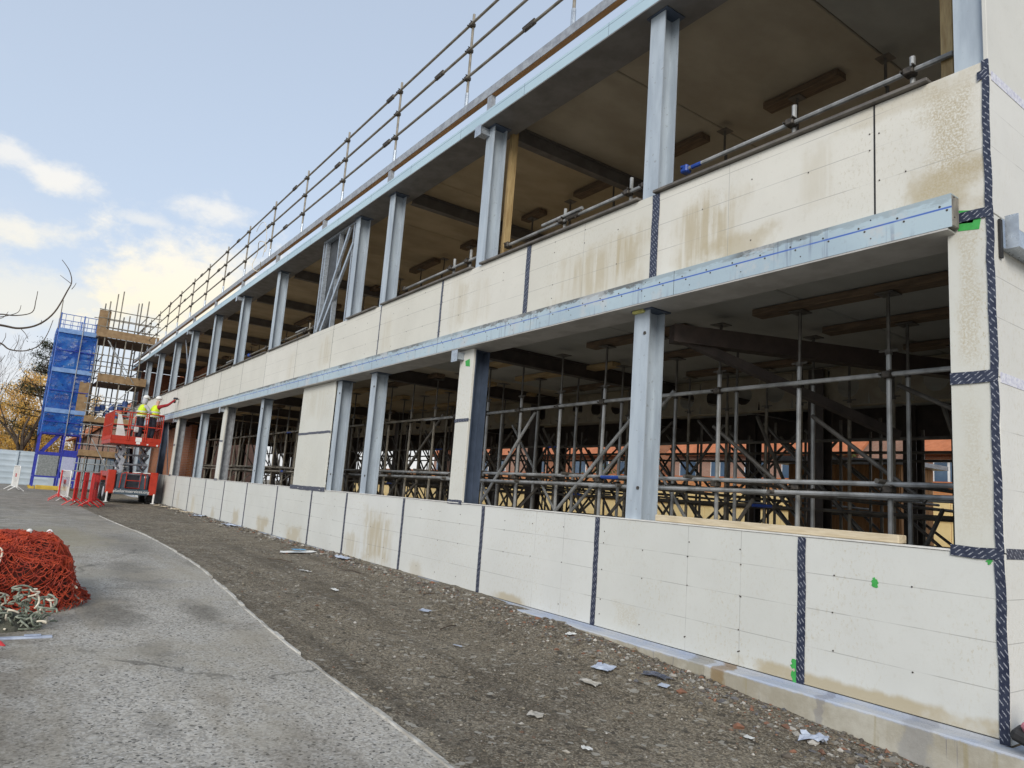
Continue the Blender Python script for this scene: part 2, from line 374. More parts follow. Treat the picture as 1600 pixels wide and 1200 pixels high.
def kerb_mat():
    m = bpy.data.materials.new('kerb_concrete'); m.use_nodes = True; t = NT(m.node_tree)
    b = t.new('ShaderNodeBsdfPrincipled'); out = t.new('ShaderNodeOutputMaterial'); t.l.new(b.outputs[0], out.inputs[0])
    co = t.obj(); x, y, z = t.sep(co)
    c = t.mix(t.ss(t.noise(co, 2.5, 6, .65), .35, .65), (.50, .48, .41), (.36, .33, .26))
    c = t.mix(t.ss(t.noise(t.mapping(co, (7, 1, .5)), 1.4, 4), .58, .68, 0, .5), c, (.30, .25, .12))
    drip = t.math('MULTIPLY', t.ss(t.noise(t.mapping(co, (20, 1, .8)), 1.5, 3), .60, .66), t.ss(t.noise(co, 1.1, 2), .45, .6))
    c = t.mix(t.math('MULTIPLY', drip, .7), c, (.13, .13, .17))
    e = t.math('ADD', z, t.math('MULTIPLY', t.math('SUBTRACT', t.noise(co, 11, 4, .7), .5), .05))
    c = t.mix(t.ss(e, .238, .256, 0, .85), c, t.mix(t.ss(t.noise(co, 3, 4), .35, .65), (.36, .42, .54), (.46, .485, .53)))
    # wet tar patch and rust run
    for px, r, col, k in ((-2.55, .13, (.24, .25, .28), .45), (-4.2, .10, (.24, .15, .05), .7), (-4.45, .12, (.22, .19, .12), .5), (-3.25, .05, (.16, .16, .20), .4)):
        a = t.math('ADD', t.math('ABSOLUTE', t.math('SUBTRACT', x, px)), t.math('MULTIPLY', t.math('SUBTRACT', t.noise(co, 8, 4), .5), .22))
        c = t.mix(t.ss(a, r, r * .55, 0, k), c, col)
    t.put(b.inputs['Base Color'], c); b.inputs['Roughness'].default_value = .8
    bp = t.new('ShaderNodeBump'); bp.inputs['Strength'].default_value = .35; bp.inputs['Distance'].default_value = .01
    t.put(bp.inputs['Height'], t.noise(co, 30, 5, .7)); t.l.new(bp.outputs[0], b.inputs['Normal'])
    return m
M_kerb = kerb_mat()

def ground_mat(name, kind):
    m = bpy.data.materials.new(name); m.use_nodes = True; t = NT(m.node_tree)
    b = t.new('ShaderNodeBsdfPrincipled'); out = t.new('ShaderNodeOutputMaterial'); t.l.new(b.outputs[0], out.inputs[0])
    co = t.obj(); x, y, z = t.sep(co)
    def vor(sc):
        v = t.new('ShaderNodeTexVoronoi'); t.put(v.inputs['Vector'], t.vmath('ADD', co, t.vmath('MULTIPLY', t.noise(co, 9, 2, .5, 1), (.05, .05, .05)))); v.inputs['Scale'].default_value = sc
        return t.sep(v.outputs['Color'])[0], v.outputs['Distance']
    v1, d1 = vor(78 if kind == 'dirt' else 66); v2, d2 = vor(23)
    big = t.noise(co, .55, 6, .62); mid = t.noise(co, 3.0, 5, .65); fine = t.noise(co, 30 if kind == 'dirt' else 26, 6, .85); gr = t.noise(co, 140, 2, .6)
    if kind == 'dirt':
        c = t.mix(t.ss(big, .35, .65), (.225, .188, .132), (.155, .126, .086))
        c = t.mix(t.ss(t.noise(co, .9, 5, .6), .47, .62, 0, .6), c, (.115, .094, .066))
        c = t.mix(t.ss(t.noise(t.vmath('ADD', co, (9, 4, 0)), .7, 5, .65), .54, .66, 0, .5), c, (.29, .255, .195))
        c = t.mix(t.ss(mid, .42, .68, 0, .5), c, (.085, .068, .046))
        c = t.mix(t.ss(fine, .50, .62, 0, .8), c, (.29, .26, .205))
        c = t.mix(t.ss(fine, .47, .34, 0, .9), c, (.035, .028, .019))
        c = t.mix(t.ss(gr, .64, .70, 0, .7), c, (.36, .33, .27))
        c = t.mix(1.0, c, t.comb(*[t.ss(v1, 0, 1, .50, 1.55)] * 3), 'MULTIPLY')
        c = t.mix(t.ss(v1, .90, .95, 0, .75), c, (.36, .33, .27)); c = t.mix(t.ss(v2, .955, .975, 0, .8), c, (.42, .40, .35))
        c = t.mix(t.ss(v2, .07, .03, 0, .7), c, (.03, .025, .018))
        trk = t.noise(t.mapping(co, (.12, 2.6, 1)), 1.0, 4, .6)
        c = t.mix(t.ss(trk, .52, .66, 0, .45), c, (.07, .056, .038))
        bs, bd = .9, .03
    else:
        c = t.mix(t.ss(big, .35, .68), (.39, .367, .325), (.305, .288, .252))
        c = t.mix(t.ss(fine, .50, .62, 0, .65), c, (.40, .40, .39))
        c = t.mix(t.ss(fine, .45, .32, 0, .65), c, (.09, .088, .08))
        c = t.mix(t.ss(gr, .64, .71, 0, .5), c, (.36, .35, .32))
        c = t.mix(1.0, c, t.comb(*[t.ss(v1, 0, 1, .72, 1.28)] * 3), 'MULTIPLY')
        c = t.mix(t.ss(v1, .075, .04, 0, .8), c, (.05, .05, .047)); c = t.mix(t.ss(v1, .95, .975, 0, .6), c, (.50, .49, .46))
        # soil tracked over the tarmac: far end, round the nets, in puddled patches
        soil = t.ss(t.noise(t.mapping(co, (.55, 1, 1)), 1.05, 6, .62), .52, .66, 0, .5)
        far = t.ss(x, -9.0, -26.0, 0, .7)
        lf = t.math('MULTIPLY', t.ss(y, 1.0, -.2), t.ss(x, -3.5, -5, 0, .9))
        soil = t.math('MULTIPLY', soil, t.ss(mid, .34, .56, .45, 1.0))
        soil = t.math('MAXIMUM', soil, t.math('MULTIPLY', far, t.ss(mid, .35, .6, .6, 1)))
        soil = t.math('MAXIMUM', soil, t.math('MULTIPLY', lf, t.ss(mid, .38, .6, .3, 1)))
        c = t.mix(soil, c, t.mix(t.ss(fine, .4, .6), (.095, .078, .055), (.155, .132, .098)))
        for px, py, rx, ry, k in ((-8.0, 1.9, .7, .22, .8), (-6.55, 1.25, .42, .2, .75), (-10.5, 1.6, 1.6, .4, .75), (-11.5, 2.6, .7, .25, .7), (-5.2, -.15, .75, .35, .95), (-8.2, 1.05, .9, .38, .9), (-4.9, 1.0, .3, .12, .5), (-14.5, 2.0, 2.2, .5, .6)):
            d = t.vmath('LENGTH', t.vmath('MULTIPLY', t.vmath('SUBTRACT', t.comb(x, y, 0), (px, py, 0)), (1 / rx, 1 / ry, 1)))
            d = t.math('ADD', d, t.math('MULTIPLY', t.math('SUBTRACT', mid, .5), 1.6))
            c = t.mix(t.ss(d, 1.25, .3, 0, k * .85), c, t.mix(t.ss(fine, .4, .6), (.075, .066, .05), (.15, .137, .112)))
        mud = t.math('MULTIPLY', t.ss(t.noise(t.mapping(co, (.22, 1.6, 1)), 1.1, 5, .6), .54, .66, 0, .42), t.ss(fine, .36, .56, .5, 1))
        c = t.mix(mud, c, (.27, .235, .175))
        c = t.mix(t.math('MULTIPLY', t.ss(t.noise(t.vmath('ADD', co, (5, 2, 0)), .8, 5, .65), .5, .62, 0, .55), t.ss(fine, .3, .6, .5, 1)), c, (.34, .31, .25))
        ck = t.new('ShaderNodeTexVoronoi', feature='DISTANCE_TO_EDGE'); t.put(ck.inputs['Vector'], t.vmath('ADD', co, t.vmath('MULTIPLY', t.noise(co, 2.5, 4, .6, 1), (.5, .5, 0)))); ck.inputs['Scale'].default_value = .33
        c = t.mix(t.math('MULTIPLY', t.ss(ck.outputs['Distance'], .010, .003), t.ss(big, .46, .58, 0, .6)), c, (.06, .055, .045))
        # sandy spill beyond the nets
        d = t.vmath('LENGTH', t.vmath('MULTIPLY', t.vmath('SUBTRACT', t.comb(x, y, 0), (-15.5, 1.0, 0)), (1 / 3.2, 1 / .9, 1)))
        d = t.math('ADD', d, t.math('MULTIPLY', t.math('SUBTRACT', mid, .5), 1.5))
        c = t.mix(t.ss(d, 1.1, .4, 0, .6), c, (.27, .235, .15))
        bs, bd = .6, .012
    t.put(b.inputs['Base Color'], c)
    t.put(b.inputs['Roughness'], t.ss(mid, .35, .6, .7, .95))
    bp = t.new('ShaderNodeBump'); bp.inputs['Strength'].default_value = bs; bp.inputs['Distance'].default_value = bd
    hgt = t.math('ADD', t.math('ADD', t.math('MULTIPLY', fine, .6), t.math('MULTIPLY', v1, .35)), t.math('ADD', t.math('MULTIPLY', mid, .9), t.math('MULTIPLY', gr, .35)))
    t.put(bp.inputs['Height'], hgt); t.l.new(bp.outputs[0], b.inputs['Normal'])
    return m
M_dirt = ground_mat('dirt', 'dirt'); M_tarmac = ground_mat('tarmac', 'tarmac')

def attr_mat(name, rough=.85):
    m = bpy.data.materials.new(name); m.use_nodes = True; t = NT(m.node_tree)
    b = t.new('ShaderNodeBsdfPrincipled'); out = t.new('ShaderNodeOutputMaterial'); t.l.new(b.outputs[0], out.inputs[0])
    at = t.new('ShaderNodeAttribute', attribute_name='col')
    c = t.mix(t.ss(t.noise(t.obj(), 25, 3), .35, .65, 0, .4), at.outputs['Color'], (.08, .07, .055))
    t.put(b.inputs['Base Color'], c); b.inputs['Roughness'].default_value = rough
    return m
M_rubble = attr_mat('rubble')

def leaf_mat(name, a, b_, trans=.45):
    m = bpy.data.materials.new(name); m.use_nodes = True; t = NT(m.node_tree)
    b = t.new('ShaderNodeBsdfPrincipled'); out = t.new('ShaderNodeOutputMaterial')
    c = t.mix(t.ss(t.noise(t.obj(), 1.3, 5, .7), .35, .65), a, b_)
    t.put(b.inputs['Base Color'], c); b.inputs['Roughness'].default_value = .7
    tr = t.new('ShaderNodeBsdfTranslucent'); t.put(tr.inputs[0], c)
    mx = t.new('ShaderNodeMixShader'); mx.inputs[0].default_value = trans
    t.l.new(b.outputs[0], mx.inputs[1]); t.l.new(tr.outputs[0], mx.inputs[2]); t.l.new(mx.outputs[0], out.inputs[0])
    return m
M_gold = leaf_mat('golden_leaf', (.85, .57, .15), (.62, .37, .07))
M_gold2 = leaf_mat('pale_gold_leaf', (.86, .62, .25), (.70, .46, .16))
M_pine = leaf_mat('pine_needles', (.035, .05, .022), (.06, .07, .03), .15)
M_bark = mat('bark', (.10, .075, .055), (.06, .045, .033), 6, .9, 0, .3, 25)

def net_mat():
    m = bpy.data.materials.new('blue_debris_net'); m.use_nodes = True; t = NT(m.node_tree)
    b = t.new('ShaderNodeBsdfPrincipled'); out = t.new('ShaderNodeOutputMaterial')
    co = t.obj()
    c = t.mix(t.ss(t.noise(co, 1.6, 5, .65), .35, .66), (.006, .075, .42), (.015, .19, .62))
    t.put(b.inputs['Base Color'], c); b.inputs['Roughness'].default_value = .55
    tr = t.new('ShaderNodeBsdfTranslucent'); t.put(tr.inputs[0], c)
    m1 = t.new('ShaderNodeMixShader'); m1.inputs[0].default_value = .4; t.l.new(b.outputs[0], m1.inputs[1]); t.l.new(tr.outputs[0], m1.inputs[2])
    tp = t.new('ShaderNodeBsdfTransparent')
    m2 = t.new('ShaderNodeMixShader')
    hole = t.ss(t.noise(t.mapping(co, (1, 1, 2.0)), 2.6, 5, .7), .45, .68, .14, .74)
    t.put(m2.inputs[0], hole); t.l.new(m1.outputs[0], m2.inputs[1]); t.l.new(tp.outputs[0], m2.inputs[2])
    t.l.new(m2.outputs[0], out.inputs[0]); return m
M_net = net_mat()
M_blue = mat('blue_steel', (.03, .045, .40), (.022, .03, .28), 6, .45)
M_blue_lt = mat('blue_alloy', (.10, .19, .50), (.07, .14, .40), 6, .45)
M_orange = mat('orange_red_paint', (.46, .035, .014), (.38, .028, .012), 5, .4, 0, .03)
M_red = mat('red_plastic', (.58, .022, .022), (.47, .018, .018), 6, .4)
M_netred = mat('orange_net_cord', (.47, .06, .018), (.28, .026, .011), 9, .6)
M_netdark = mat('bundled_net', (.10, .012, .005), (.05, .007, .003), 7, .85, 0, .5, 18)
M_rope = mat('white_rope', (.72, .66, .54), (.55, .49, .38), 20, .8)
M_rope_green = mat('grey_green_rope', (.30, .325, .26), (.14, .16, .12), 18, .8)
M_lift_grey = mat('scissor_arm_grey', (.24, .25, .28), (.13, .14, .16), 5, .4, .3)
M_lift_dark = mat('machine_dark', (.03, .035, .05), (.02, .022, .03), 6, .5)
M_plate = mat('slate_plate', (.075, .105, .135), (.06, .085, .11), 6, .45)
M_white = mat('white_paint', (.80, .80, .78), (.70, .70, .68), 5, .55)
M_hoard = mat('hoarding_white', (.50, .58, .64), (.43, .51, .57), 1.5, .55, 0, .03)
M_yellow = mat('yellow_paint', (.62, .43, .06), (.48, .32, .05), 5, .6)
M_hoard_y = mat('yellow_board', (.84, .66, .33), (.76, .57, .26), 1.2, .7, 0, .1, 20)
M_shed = mat('brown_board', (.40, .20, .075), (.28, .135, .05), 2.5, .8, 0, .15, stretch=(3, 3, .6))
M_roof = mat('clay_tiles', (.50, .17, .07), (.40, .13, .05), 3, .8, 0, .3, 12)
M_glass = mat('window_glass', (.06, .10, .16), (.10, .16, .24), .8, .08)
M_upvc = mat('white_upvc', (.82, .82, .80), (.74, .74, .72), 4, .4)
M_skin = mat('skin', (.55, .33, .24), (.48, .28, .20), 12, .5)
M_hivis = mat('hi_vis_yellow', (.62, .80, .02), (.52, .68, .015), 8, .6)
M_reflect = mat('reflective_strip', (.62, .64, .62), (.5, .52, .5), 20, .35)
M_navy = mat('navy_cloth', (.014, .016, .03), (.01, .011, .02), 10, .85)
M_greycloth = mat('grey_cloth', (.50, .50, .54), (.38, .38, .42), 8, .85)
M_redcloth = mat('red_cloth', (.34, .018, .028), (.25, .014, .02), 8, .8)
M_green_tape = mat('green_tape', (.06, .42, .09), (.05, .34, .07), 12, .5)
M_paper = mat('pale_litter', (.44, .49, .58), (.30, .34, .43), 9, .6)
M_paper_w = mat('white_litter', (.66, .67, .66), (.48, .49, .48), 9, .6)
M_blueink = mat('blue_ink', (.10, .36, .62), (.08, .30, .54), 20, .6)
M_pink = mat('pink_plastic', (.56, .20, .24), (.46, .15, .19), 8, .45)
M_polyth = mat('dark_polythene', (.04, .045, .06), (.10, .11, .15), 12, .3)
M_foam = mat('yellow_foam', (.62, .60, .20), (.45, .44, .16), 20, .8, 0, .4, 30)

# ---------------------------------------------------------------- ground
def sstep(a, b, x):
    t = min(max((x - a) / (b - a), 0), 1); return t * t * (3 - 2 * t)
def edge_y(x):
    pts = ((10, 2.36), (-2, 2.38), (-3.7, 2.40), (-5.9, 2.385), (-6.6, 2.375), (-8.1, 2.42), (-11.1, 2.58), (-14.6, 2.67), (-17, 2.64), (-19.3, 2.5), (-22, 2.4), (-32, 2.2))
    for (a, ya), (b, yb) in zip(pts, pts[1:]):
        if x >= b: return ya + (yb - ya) * (a - x) / (a - b)
    return 2.3
def gz(x, y):
    g = .27 * sstep(-1.0, -12.0, x)
    if -40 < x < 4 and 2 < y < 5.6:
        b = sstep(4.2, 5.4, y)
        g += b * (.105 * sstep(-2.0, -4.6, x) * (1 - sstep(-5.5, -13, x)) + .02)
        g += .045 * sstep(-9, -13, x) * sstep(3.0, 5.2, y) * 0.0
    return g
def bumps(x, y):
    k = sstep(edge_y(x) + .02, edge_y(x) + .5, y) if y < 5.6 else 0
    if x < -30: k *= sstep(-36, -30, x)
    return k * (.035 * mnoise.noise(Vector((x * .8, y * .8, 3))) + .018 * mnoise.noise(Vector((x * 3.1, y * 3.1, 7))) + .009 * mnoise.noise(Vector((x * 8, y * 8, 1)))) - .012

def axis(*segs):
    out = []
    for a, b, st in segs:
        n = max(1, int(round(abs(b - a) / st))); out += [a + (b - a) * i / n for i in range(n)]
    return out + [segs[-1][1]]
gx = axis((-1500, -300, 400), (-300, -60, 60), (-60, -32, 4), (-32, -12, .35), (-12, 1, .11), (1, 8, .7), (8, 60, 13), (60, 1500, 480))
gy = axis((-1500, -300, 400), (-300, -30, 60), (-30, 1.6, 4), (1.6, 5.7, .11), (5.7, 30, 4), (30, 300, 90), (300, 1500, 400))
verts = [(x, y, gz(x, y) + bumps(x, y)) for x in gx for y in gy]
ny = len(gy)
faces = [(i * ny + j, (i + 1) * ny + j, (i + 1) * ny + j + 1, i * ny + j + 1) for i in range(len(gx) - 1) for j in range(ny - 1)]
mb = MB(); mb.v = verts; mb.f = faces; mb.m = [0] * len(faces)
mb.build('ground', M_dirt, smooth=True, kind='structure')
# tarmac path with a ragged edge strip
xs = axis((6, -14, .25), (-14, -48, 1.2))
mb = MB(); rows = []
for x in xs:
    e = edge_y(x) + .012 * mnoise.noise(Vector((x * 1.3, 0, 0))) + (.009 * mnoise.noise(Vector((x * 7, 0, 5))))
    ys = [-40, -12, -4, -1.2, .3, 1.2, e - .5, e - .075]
    rows.append([(x, y, gz(x, y) + .012) for y in ys] + [(x, e - .075, gz(x, e) - .06)])
k = len(rows[0])
mb.v = [v for r in rows for v in r]
mb.f = [(i * k + j + 1, (i + 1) * k + j + 1, (i + 1) * k + j, i * k + j) for i in range(len(rows) - 1) for j in range(k - 1)][::1]
mb.f = [f[::-1] for f in mb.f]; mb.m = [0] * len(mb.f)
mb.build('tarmac_path', M_tarmac, smooth=False, kind='structure')
M_edging = mat('edging_concrete', (.60, .585, .54), (.38, .36, .32), 5, .85, 0, .4, 30, lo=.4, hi=.62)
mb = MB(); seg = []
for i in range(len(xs) - 1):
    if random.random() < .06 or xs[i] < -22: continue
    xa, xb = xs[i], xs[i + 1] + .004
    f = lambda x: edge_y(x) + .012 * mnoise.noise(Vector((x * 1.3, 0, 0))) + (.009 * mnoise.noise(Vector((x * 7, 0, 5))))
    ea, eb = f(xa), f(xb); h = .026 + random.uniform(-.006, .006); wd = .046 + random.uniform(-.008, .008)
    mb.add([(xa, ea - .078, gz(xa, ea) - .05), (xb, eb - .078, gz(xb, eb) - .05), (xb, eb - .078 + wd, gz(xb, eb) - .05), (xa, ea - .078 + wd, gz(xa, ea) - .05),
            (xa, ea - .074, gz(xa, ea) + h), (xb, eb - .074, gz(xb, eb) + h), (xb, eb - .082 + wd, gz(xb, eb) + h - .008), (xa, ea - .082 + wd, gz(xa, ea) + h - .008)],
           [(0, 1, 5, 4), (4, 5, 6, 7), (2, 3, 7, 6), (1, 2, 6, 5), (3, 0, 4, 7)])
mb.build('path_edging', M_edging, kind='structure')

# rubble and pebbles: one mass nobody could count
ICO = None
def stones(n, posf, sizef, cols, name, flat=.6):
    base = np.array([(0, 0, 1), (.9, 0, .2), (.25, .85, .25), (-.75, .5, .15), (-.7, -.55, .2), (.3, -.85, .15), (.5, .5, -.6), (-.55, .45, -.7), (-.3, -.6, -.65), (.6, -.4, -.6)])
    F = [(0, 1, 2), (0, 2, 3), (0, 3, 4), (0, 4, 5), (0, 5, 1), (1, 6, 2), (2, 6, 7), (2, 7, 3), (3, 7, 4), (4, 7, 8), (4, 8, 5), (5, 8, 9), (5, 9, 1), (1, 9, 6), (6, 9, 8), (6, 8, 7)]
    mb = MB(); C = []
    for i in range(n):
        x, y = posf(); s = sizef(); a = random.uniform(0, 2 * PI); ca, sa = math.cos(a), math.sin(a)
        st = np.array((random.uniform(.7, 1.4), random.uniform(.6, 1.0), random.uniform(.4, .8) * flat * 1.4))
        P = (base + RNG.uniform(-.22, .22, base.shape)) * st * s
        X = P[:, 0] * ca - P[:, 1] * sa; Y = P[:, 0] * sa + P[:, 1] * ca
        z0 = gz(x, y) + bumps(x, y) + (.012 if y < edge_y(x) else 0) + s * .15
        mb.add(np.stack([X + x, Y + y, P[:, 2] + z0], 1), F)
        c = random.choice(cols); k = random.uniform(.75, 1.2); C += [(c[0] * k, c[1] * k, c[2] * k, 1)] * 10
    mb.cols = C
    return mb.build(name, M_rubble, kind='stuff')
GREYS = [(.24, .225, .195), (.33, .315, .28), (.16, .145, .12), (.44, .42, .38), (.10, .085, .07), (.12, .10, .08), (.08, .07, .06), (.19, .15, .105), (.24, .11, .065), (.12, .12, .13), (.15, .135, .11)]
DIRTY = [(.20, .17, .12), (.15, .125, .09), (.27, .24, .18), (.10, .08, .06), (.34, .31, .26), (.20, .115, .075), (.17, .145, .105), (.13, .11, .08), (.42, .40, .36)]
def near_wall():
    while True:
        x = -2.0 - 11.5 * random.random() ** 1.6; y = 5.33 - abs(random.gauss(0, .30)) * (1.0 + .4 * mnoise.noise(Vector((x, 0, 0))))
        if y > 3.2 and y < 5.32: return x, y
stones(5200, near_wall, lambda: min(.006 + random.expovariate(1 / .0075), .045), GREYS, 'rubble')
def over_dirt():
    x = -1.0 - 22 * random.random() ** 1.7
    return x, random.uniform(edge_y(x) + .05, 5.3)
stones(6500, over_dirt, lambda: min(.004 + random.expovariate(1 / .0045), .026), DIRTY, 'pebbles')
def over_tarmac():
    x = -1.5 - 16 * random.random() ** 1.5
    return x, random.uniform(-1.0, edge_y(x) - .1)
stones(1600, over_tarmac, lambda: min(.004 + random.expovariate(1 / .004), .018), DIRTY + [(.07, .06, .05)] * 3, 'grit', .5)
def far_wall():
    x = random.uniform(-33, -12); return x, 5.45 - abs(random.gauss(0, .22))
stones(900, far_wall, lambda: random.uniform(.015, .05), GREYS, 'rubble')

# ---------------------------------------------------------------- the building
X0, X1 = -2.03, -47.5            # near corner, far end
YF, YB = 5.5, 14.5               # facade plane, rear
B = thing('steel_framed_building', 'long two storey steel framed building shell with cream boards and open storeys', 'building', ((X0 + X1) / 2, 10, .28))
# kerb upstand
mb = MB(); mb.bbox(X1, 5.335, -.12, -1.6, 5.495, .262, .012); mb.box(X1, 5.495, -.1, -2.06, 5.53, .285)
mb.build('kerb_upstand', M_kerb, B)
mb = MB(); mb.box(X0 + .001, 5.50, -.15, -1.6, YB, .255); mb.build('kerb_upstand', M_kerb, B)
mb = MB(); mb.box(X1, 5.60, .0, -2.1, YB, .29); mb.build('ground_slab', M_deck, B)
# lower boards
JL = [-2.03, -3.51, -6.02, -8.36, -10.77, -13.19, -15.12, -17.5, -20.15, -22.6, -25.05, -27.45, -30.05, -32.5, -34.9, -37.3, -39.7, -42.1, -44.6, -47.4]
STUDS = lambda a, b: [a - .6 * i for i in range(1, int((a - b) / .6) + 1) if a - .6 * i > b + .1]
for a, b in zip(JL, JL[1:]):
    dyy = random.uniform(-.002, .002)
    mb = MB(); mb.bbox(b + .006, 5.5 + dyy, .292, a - .006, 5.528 + dyy, 1.455, .003)
    p = mb.build('base_board', M_panel_lo, B)
    if a > -16:
        sc = MB()
        for sx in ([-4.72, -4.11] if a == -3.51 else []) + STUDS(a, b):
            for sz in (.42, .59, .89, 1.17, 1.30):
                if random.random() < .6: sc.lathe([(.0065, 0), (.0065, .004)], (sx + random.uniform(-.01, .01), 5.4975 + dyy - .002, sz + random.uniform(-.012, .012)), 6, 'y')
        if sc.v: sc.build('screw_heads', M_coupler, p, kind='stuff')
# top trim of low wall
mb = MB(); mb.box(X1, 5.492, 1.457, -2.345, 5.60, 1.470); mb.build('low_sill', M_white_trim, B)
mb = MB(); mb.box(X1, 5.497, 1.4545, -2.345, 5.55, 1.4568); mb.build('sill_gasket', M_black, B)
mb = MB(); mb.box(X1, 5.53, .29, -2.1, 5.60, 1.4543); mb.build('low_wall_backing', M_brown_steel, B)

def vtape(x, z0, z1, y=5.4985, wd=.08, parent=B, tilt=0.0, label=None):
    mb = MB(); n = max(2, int((z1 - z0) / .12)); L = z1 - z0; vs = []; fs = []
    for i in range(n + 1):
        j = random.uniform(-.0045, .0045); yy = random.uniform(-.002, .0)
        vs += [(-wd / 2 + j, yy, L * i / n), (wd / 2 + j + random.uniform(-.003, .003), random.uniform(-.002, 0), L * i / n), (-wd / 2 + j, .0035, L * i / n), (wd / 2 + j, .0035, L * i / n)]
    for i in range(n):
        q = i * 4; fs += [(q, q + 1, q + 5, q + 4), (q + 2, q + 6, q + 7, q + 3), (q, q + 4, q + 6, q + 2), (q + 1, q + 3, q + 7, q + 5)]
    fs += [(0, 2, 3, 1), (n * 4, n * 4 + 1, n * 4 + 3, n * 4 + 2)]
    mb.add(vs, fs); o = mb.build('joint_tape', M_tape)
    o.location = (x, y - .0035, z0); o.rotation_euler = (0, tilt, 0); o.parent = parent; o.location -= world_loc(parent)
    return o
def htape(x0, x1, z, wd=.08, y=5.4985, parent=B):
    o = vtape(x0, 0, x1 - x0, y, wd, parent); o.location.z += z; o.rotation_euler = (0, PI / 2, 0); return o
for i, j in enumerate(JL[1:-1]):
    vtape(j, .29, 1.45, 5.4975, .072 if i < 3 else .065)
# mid boards
JM = [-2.03, -2.88, -5.34, -7.72, -10.12, -12.5, -14.95, -17.35, -19.9, -22.3, -25.0, -27.5, -30.0, -32.4, -34.8, -37.2, -39.7, -42.2, -44.7, -47.4]
for i, (a, b) in enumerate(zip(JM, JM[1:])):
    dyy = random.uniform(-.002, .002)
    mb = MB(); mb.bbox(b + .005, 5.5 + dyy, 3.90 if i else 3.875, a - .005, 5.528 + dyy, 5.075, .003)
    p = mb.build('spandrel_board', M_panel_mid, B)
    if a > -13:
        sc = MB()
        for sx in [a - .04, b + .04] + STUDS(a, b):
            for sz in (4.2, 4.39, 4.69, 4.82, 4.98):
                if random.random() < .5: sc.lathe([(.0065, 0), (.0065, .004)], (sx, 5.4975 + dyy - .002, sz + random.uniform(-.012, .012)), 6, 'y')
        if sc.v: sc.build('screw_heads', M_coupler, p, kind='stuff')
for j, wd in ((-5.34, .105), (-7.72, .095), (-10.12, .05), (-12.5, .03)): vtape(j, 4.06, 5.07, 5.4975, wd)
mb = MB()
for j in JM[1:-1]:
    if j < -12.6 or j > -3: mb.box(j - .007, 5.499, 4.05, j + .007, 5.51, 5.07)
mb.build('joint_gap', M_black, B, kind='stuff')
mb = MB(); mb.box(X1, 5.53, 4.02, -2.1, 5.62, 5.07); mb.build('spandrel_backing', M_brown_steel, B)
# right-hand pier boards
mb = MB(); mb.bbox(-2.335, 5.5, 1.475, X0 - .004, 5.53, 2.675, .003); mb.build('pier_board', M_panel_pier, B)
mb = MB(); mb.bbox(-2.335, 5.5, 2.681, X0 - .004, 5.53, 3.87, .003); mb.build('pier_board', M_panel_pier, B)
mb = MB(); mb.box(-2.33, 5.532, .3, -2.065, 5.545, 4.9); mb.build('pier_stud', M_galv_dull, B)
# corner tapes
vtape(-2.058, .265, 1.5, 5.496, .06); vtape(-2.053, 1.47, 2.70, 5.4952, .05); vtape(-2.05, 2.66, 3.92, 5.4962, .05); vtape(-2.048, 3.86, 5.08, 5.4950, .048)
htape(-2.335, -2.032, 2.678, .085, 5.4935); htape(-2.36, -2.033, 1.463, .075, 5.4932); htape(-2.25, -2.04, 3.885, .075, 5.4938)
htape(-2.10, -2.03, 4.965, .07, 5.4945)
for x0, x1, z, wd in ((-2.26, -2.10, 3.86, .14), (-2.28, -2.14, 3.90, .10)):
    mb = MB(); mb.prism([(x0, z - wd / 2), (x1 - .02, z - wd / 2 - .02), (x1, z + .02), (x0 + .03, z + wd / 2), (x0, z + .02)], 'y', 5.4975, 5.4995); mb.build('green_tape_patch', M_green_tape, B)
for x, z, a in ((-2.90, 1.165, .035), (-3.565, .42, .045), (-3.56, .34, .05), (-2.12, 1.41, .02)):
    mb = MB(); pts = [(x + a * random.uniform(.35, 1.25) * math.cos(q), z + a * random.uniform(.5, 1.3) * math.sin(q)) for q in np.linspace(0, 2 * PI, 16)[:-1]]
    mb.prism(pts, 'y', 5.4965, 5.4985); mb.build('green_tape_patch', M_green_tape, B)
# return wall (end elevation)
zs = [.262, 1.47, 2.67, 3.87, 4.97, 6.2, 7.4]
ysr = [5.502, 7.9, 10.3, 12.7, 14.5]
for ya, yb in zip(ysr, ysr[1:]):
    for za, zb in zip(zs, zs[1:]):
        mb = MB(); mb.bbox(-2.06, ya + .003, za + .004, X0, yb - .003, zb - .004, .003); mb.build('end_board', M_panel_ret, B)
def rtape(y0, y1, z, wd, m=M_tape):
    mb = MB(); mb.box(0, -.001, 0, wd, .0025, y1 - y0); o = mb.build('joint_tape', m)
    # local x -> world z, local z -> world y
    o.matrix_world = Matrix(((0, 1, 0, X0 + .001), (0, 0, 1, y0), (1, 0, 0, z - wd / 2), (0, 0, 0, 1)))
    o.parent = B; o.location -= world_loc(B)
    return o
rtape(5.53, 9, 1.47, .07)
M_tape_w = mat('white_printed_tape', (.70, .70, .74), (.50, .50, .60), 30, .5)
rtape(5.53, 9, 2.672, .075, M_tape_w); rtape(5.55, 9, 4.97, .075, M_tape_w)
# bracket and ledger channel on the end wall
mb = MB(); mb.box(X0 + .03, 5.62, 3.63, X0 + .115, 5.63, 3.87); mb.box(X0 + .003, 5.62, 3.62, X0 + .115, 9.5, 3.63); mb.box(X0 + .003, 5.63, 3.64, X0 + .012, 9.5, 3.86)
o = mb.build('ledger_bracket', M_galv, B, label='galvanised bracket on the end wall beside the corner tape')
mb = MB(); mb.box(X0 + .005, 5.57, 3.55, X0 + .02, 5.61, 3.84); mb.build('mastic', M_black, o)
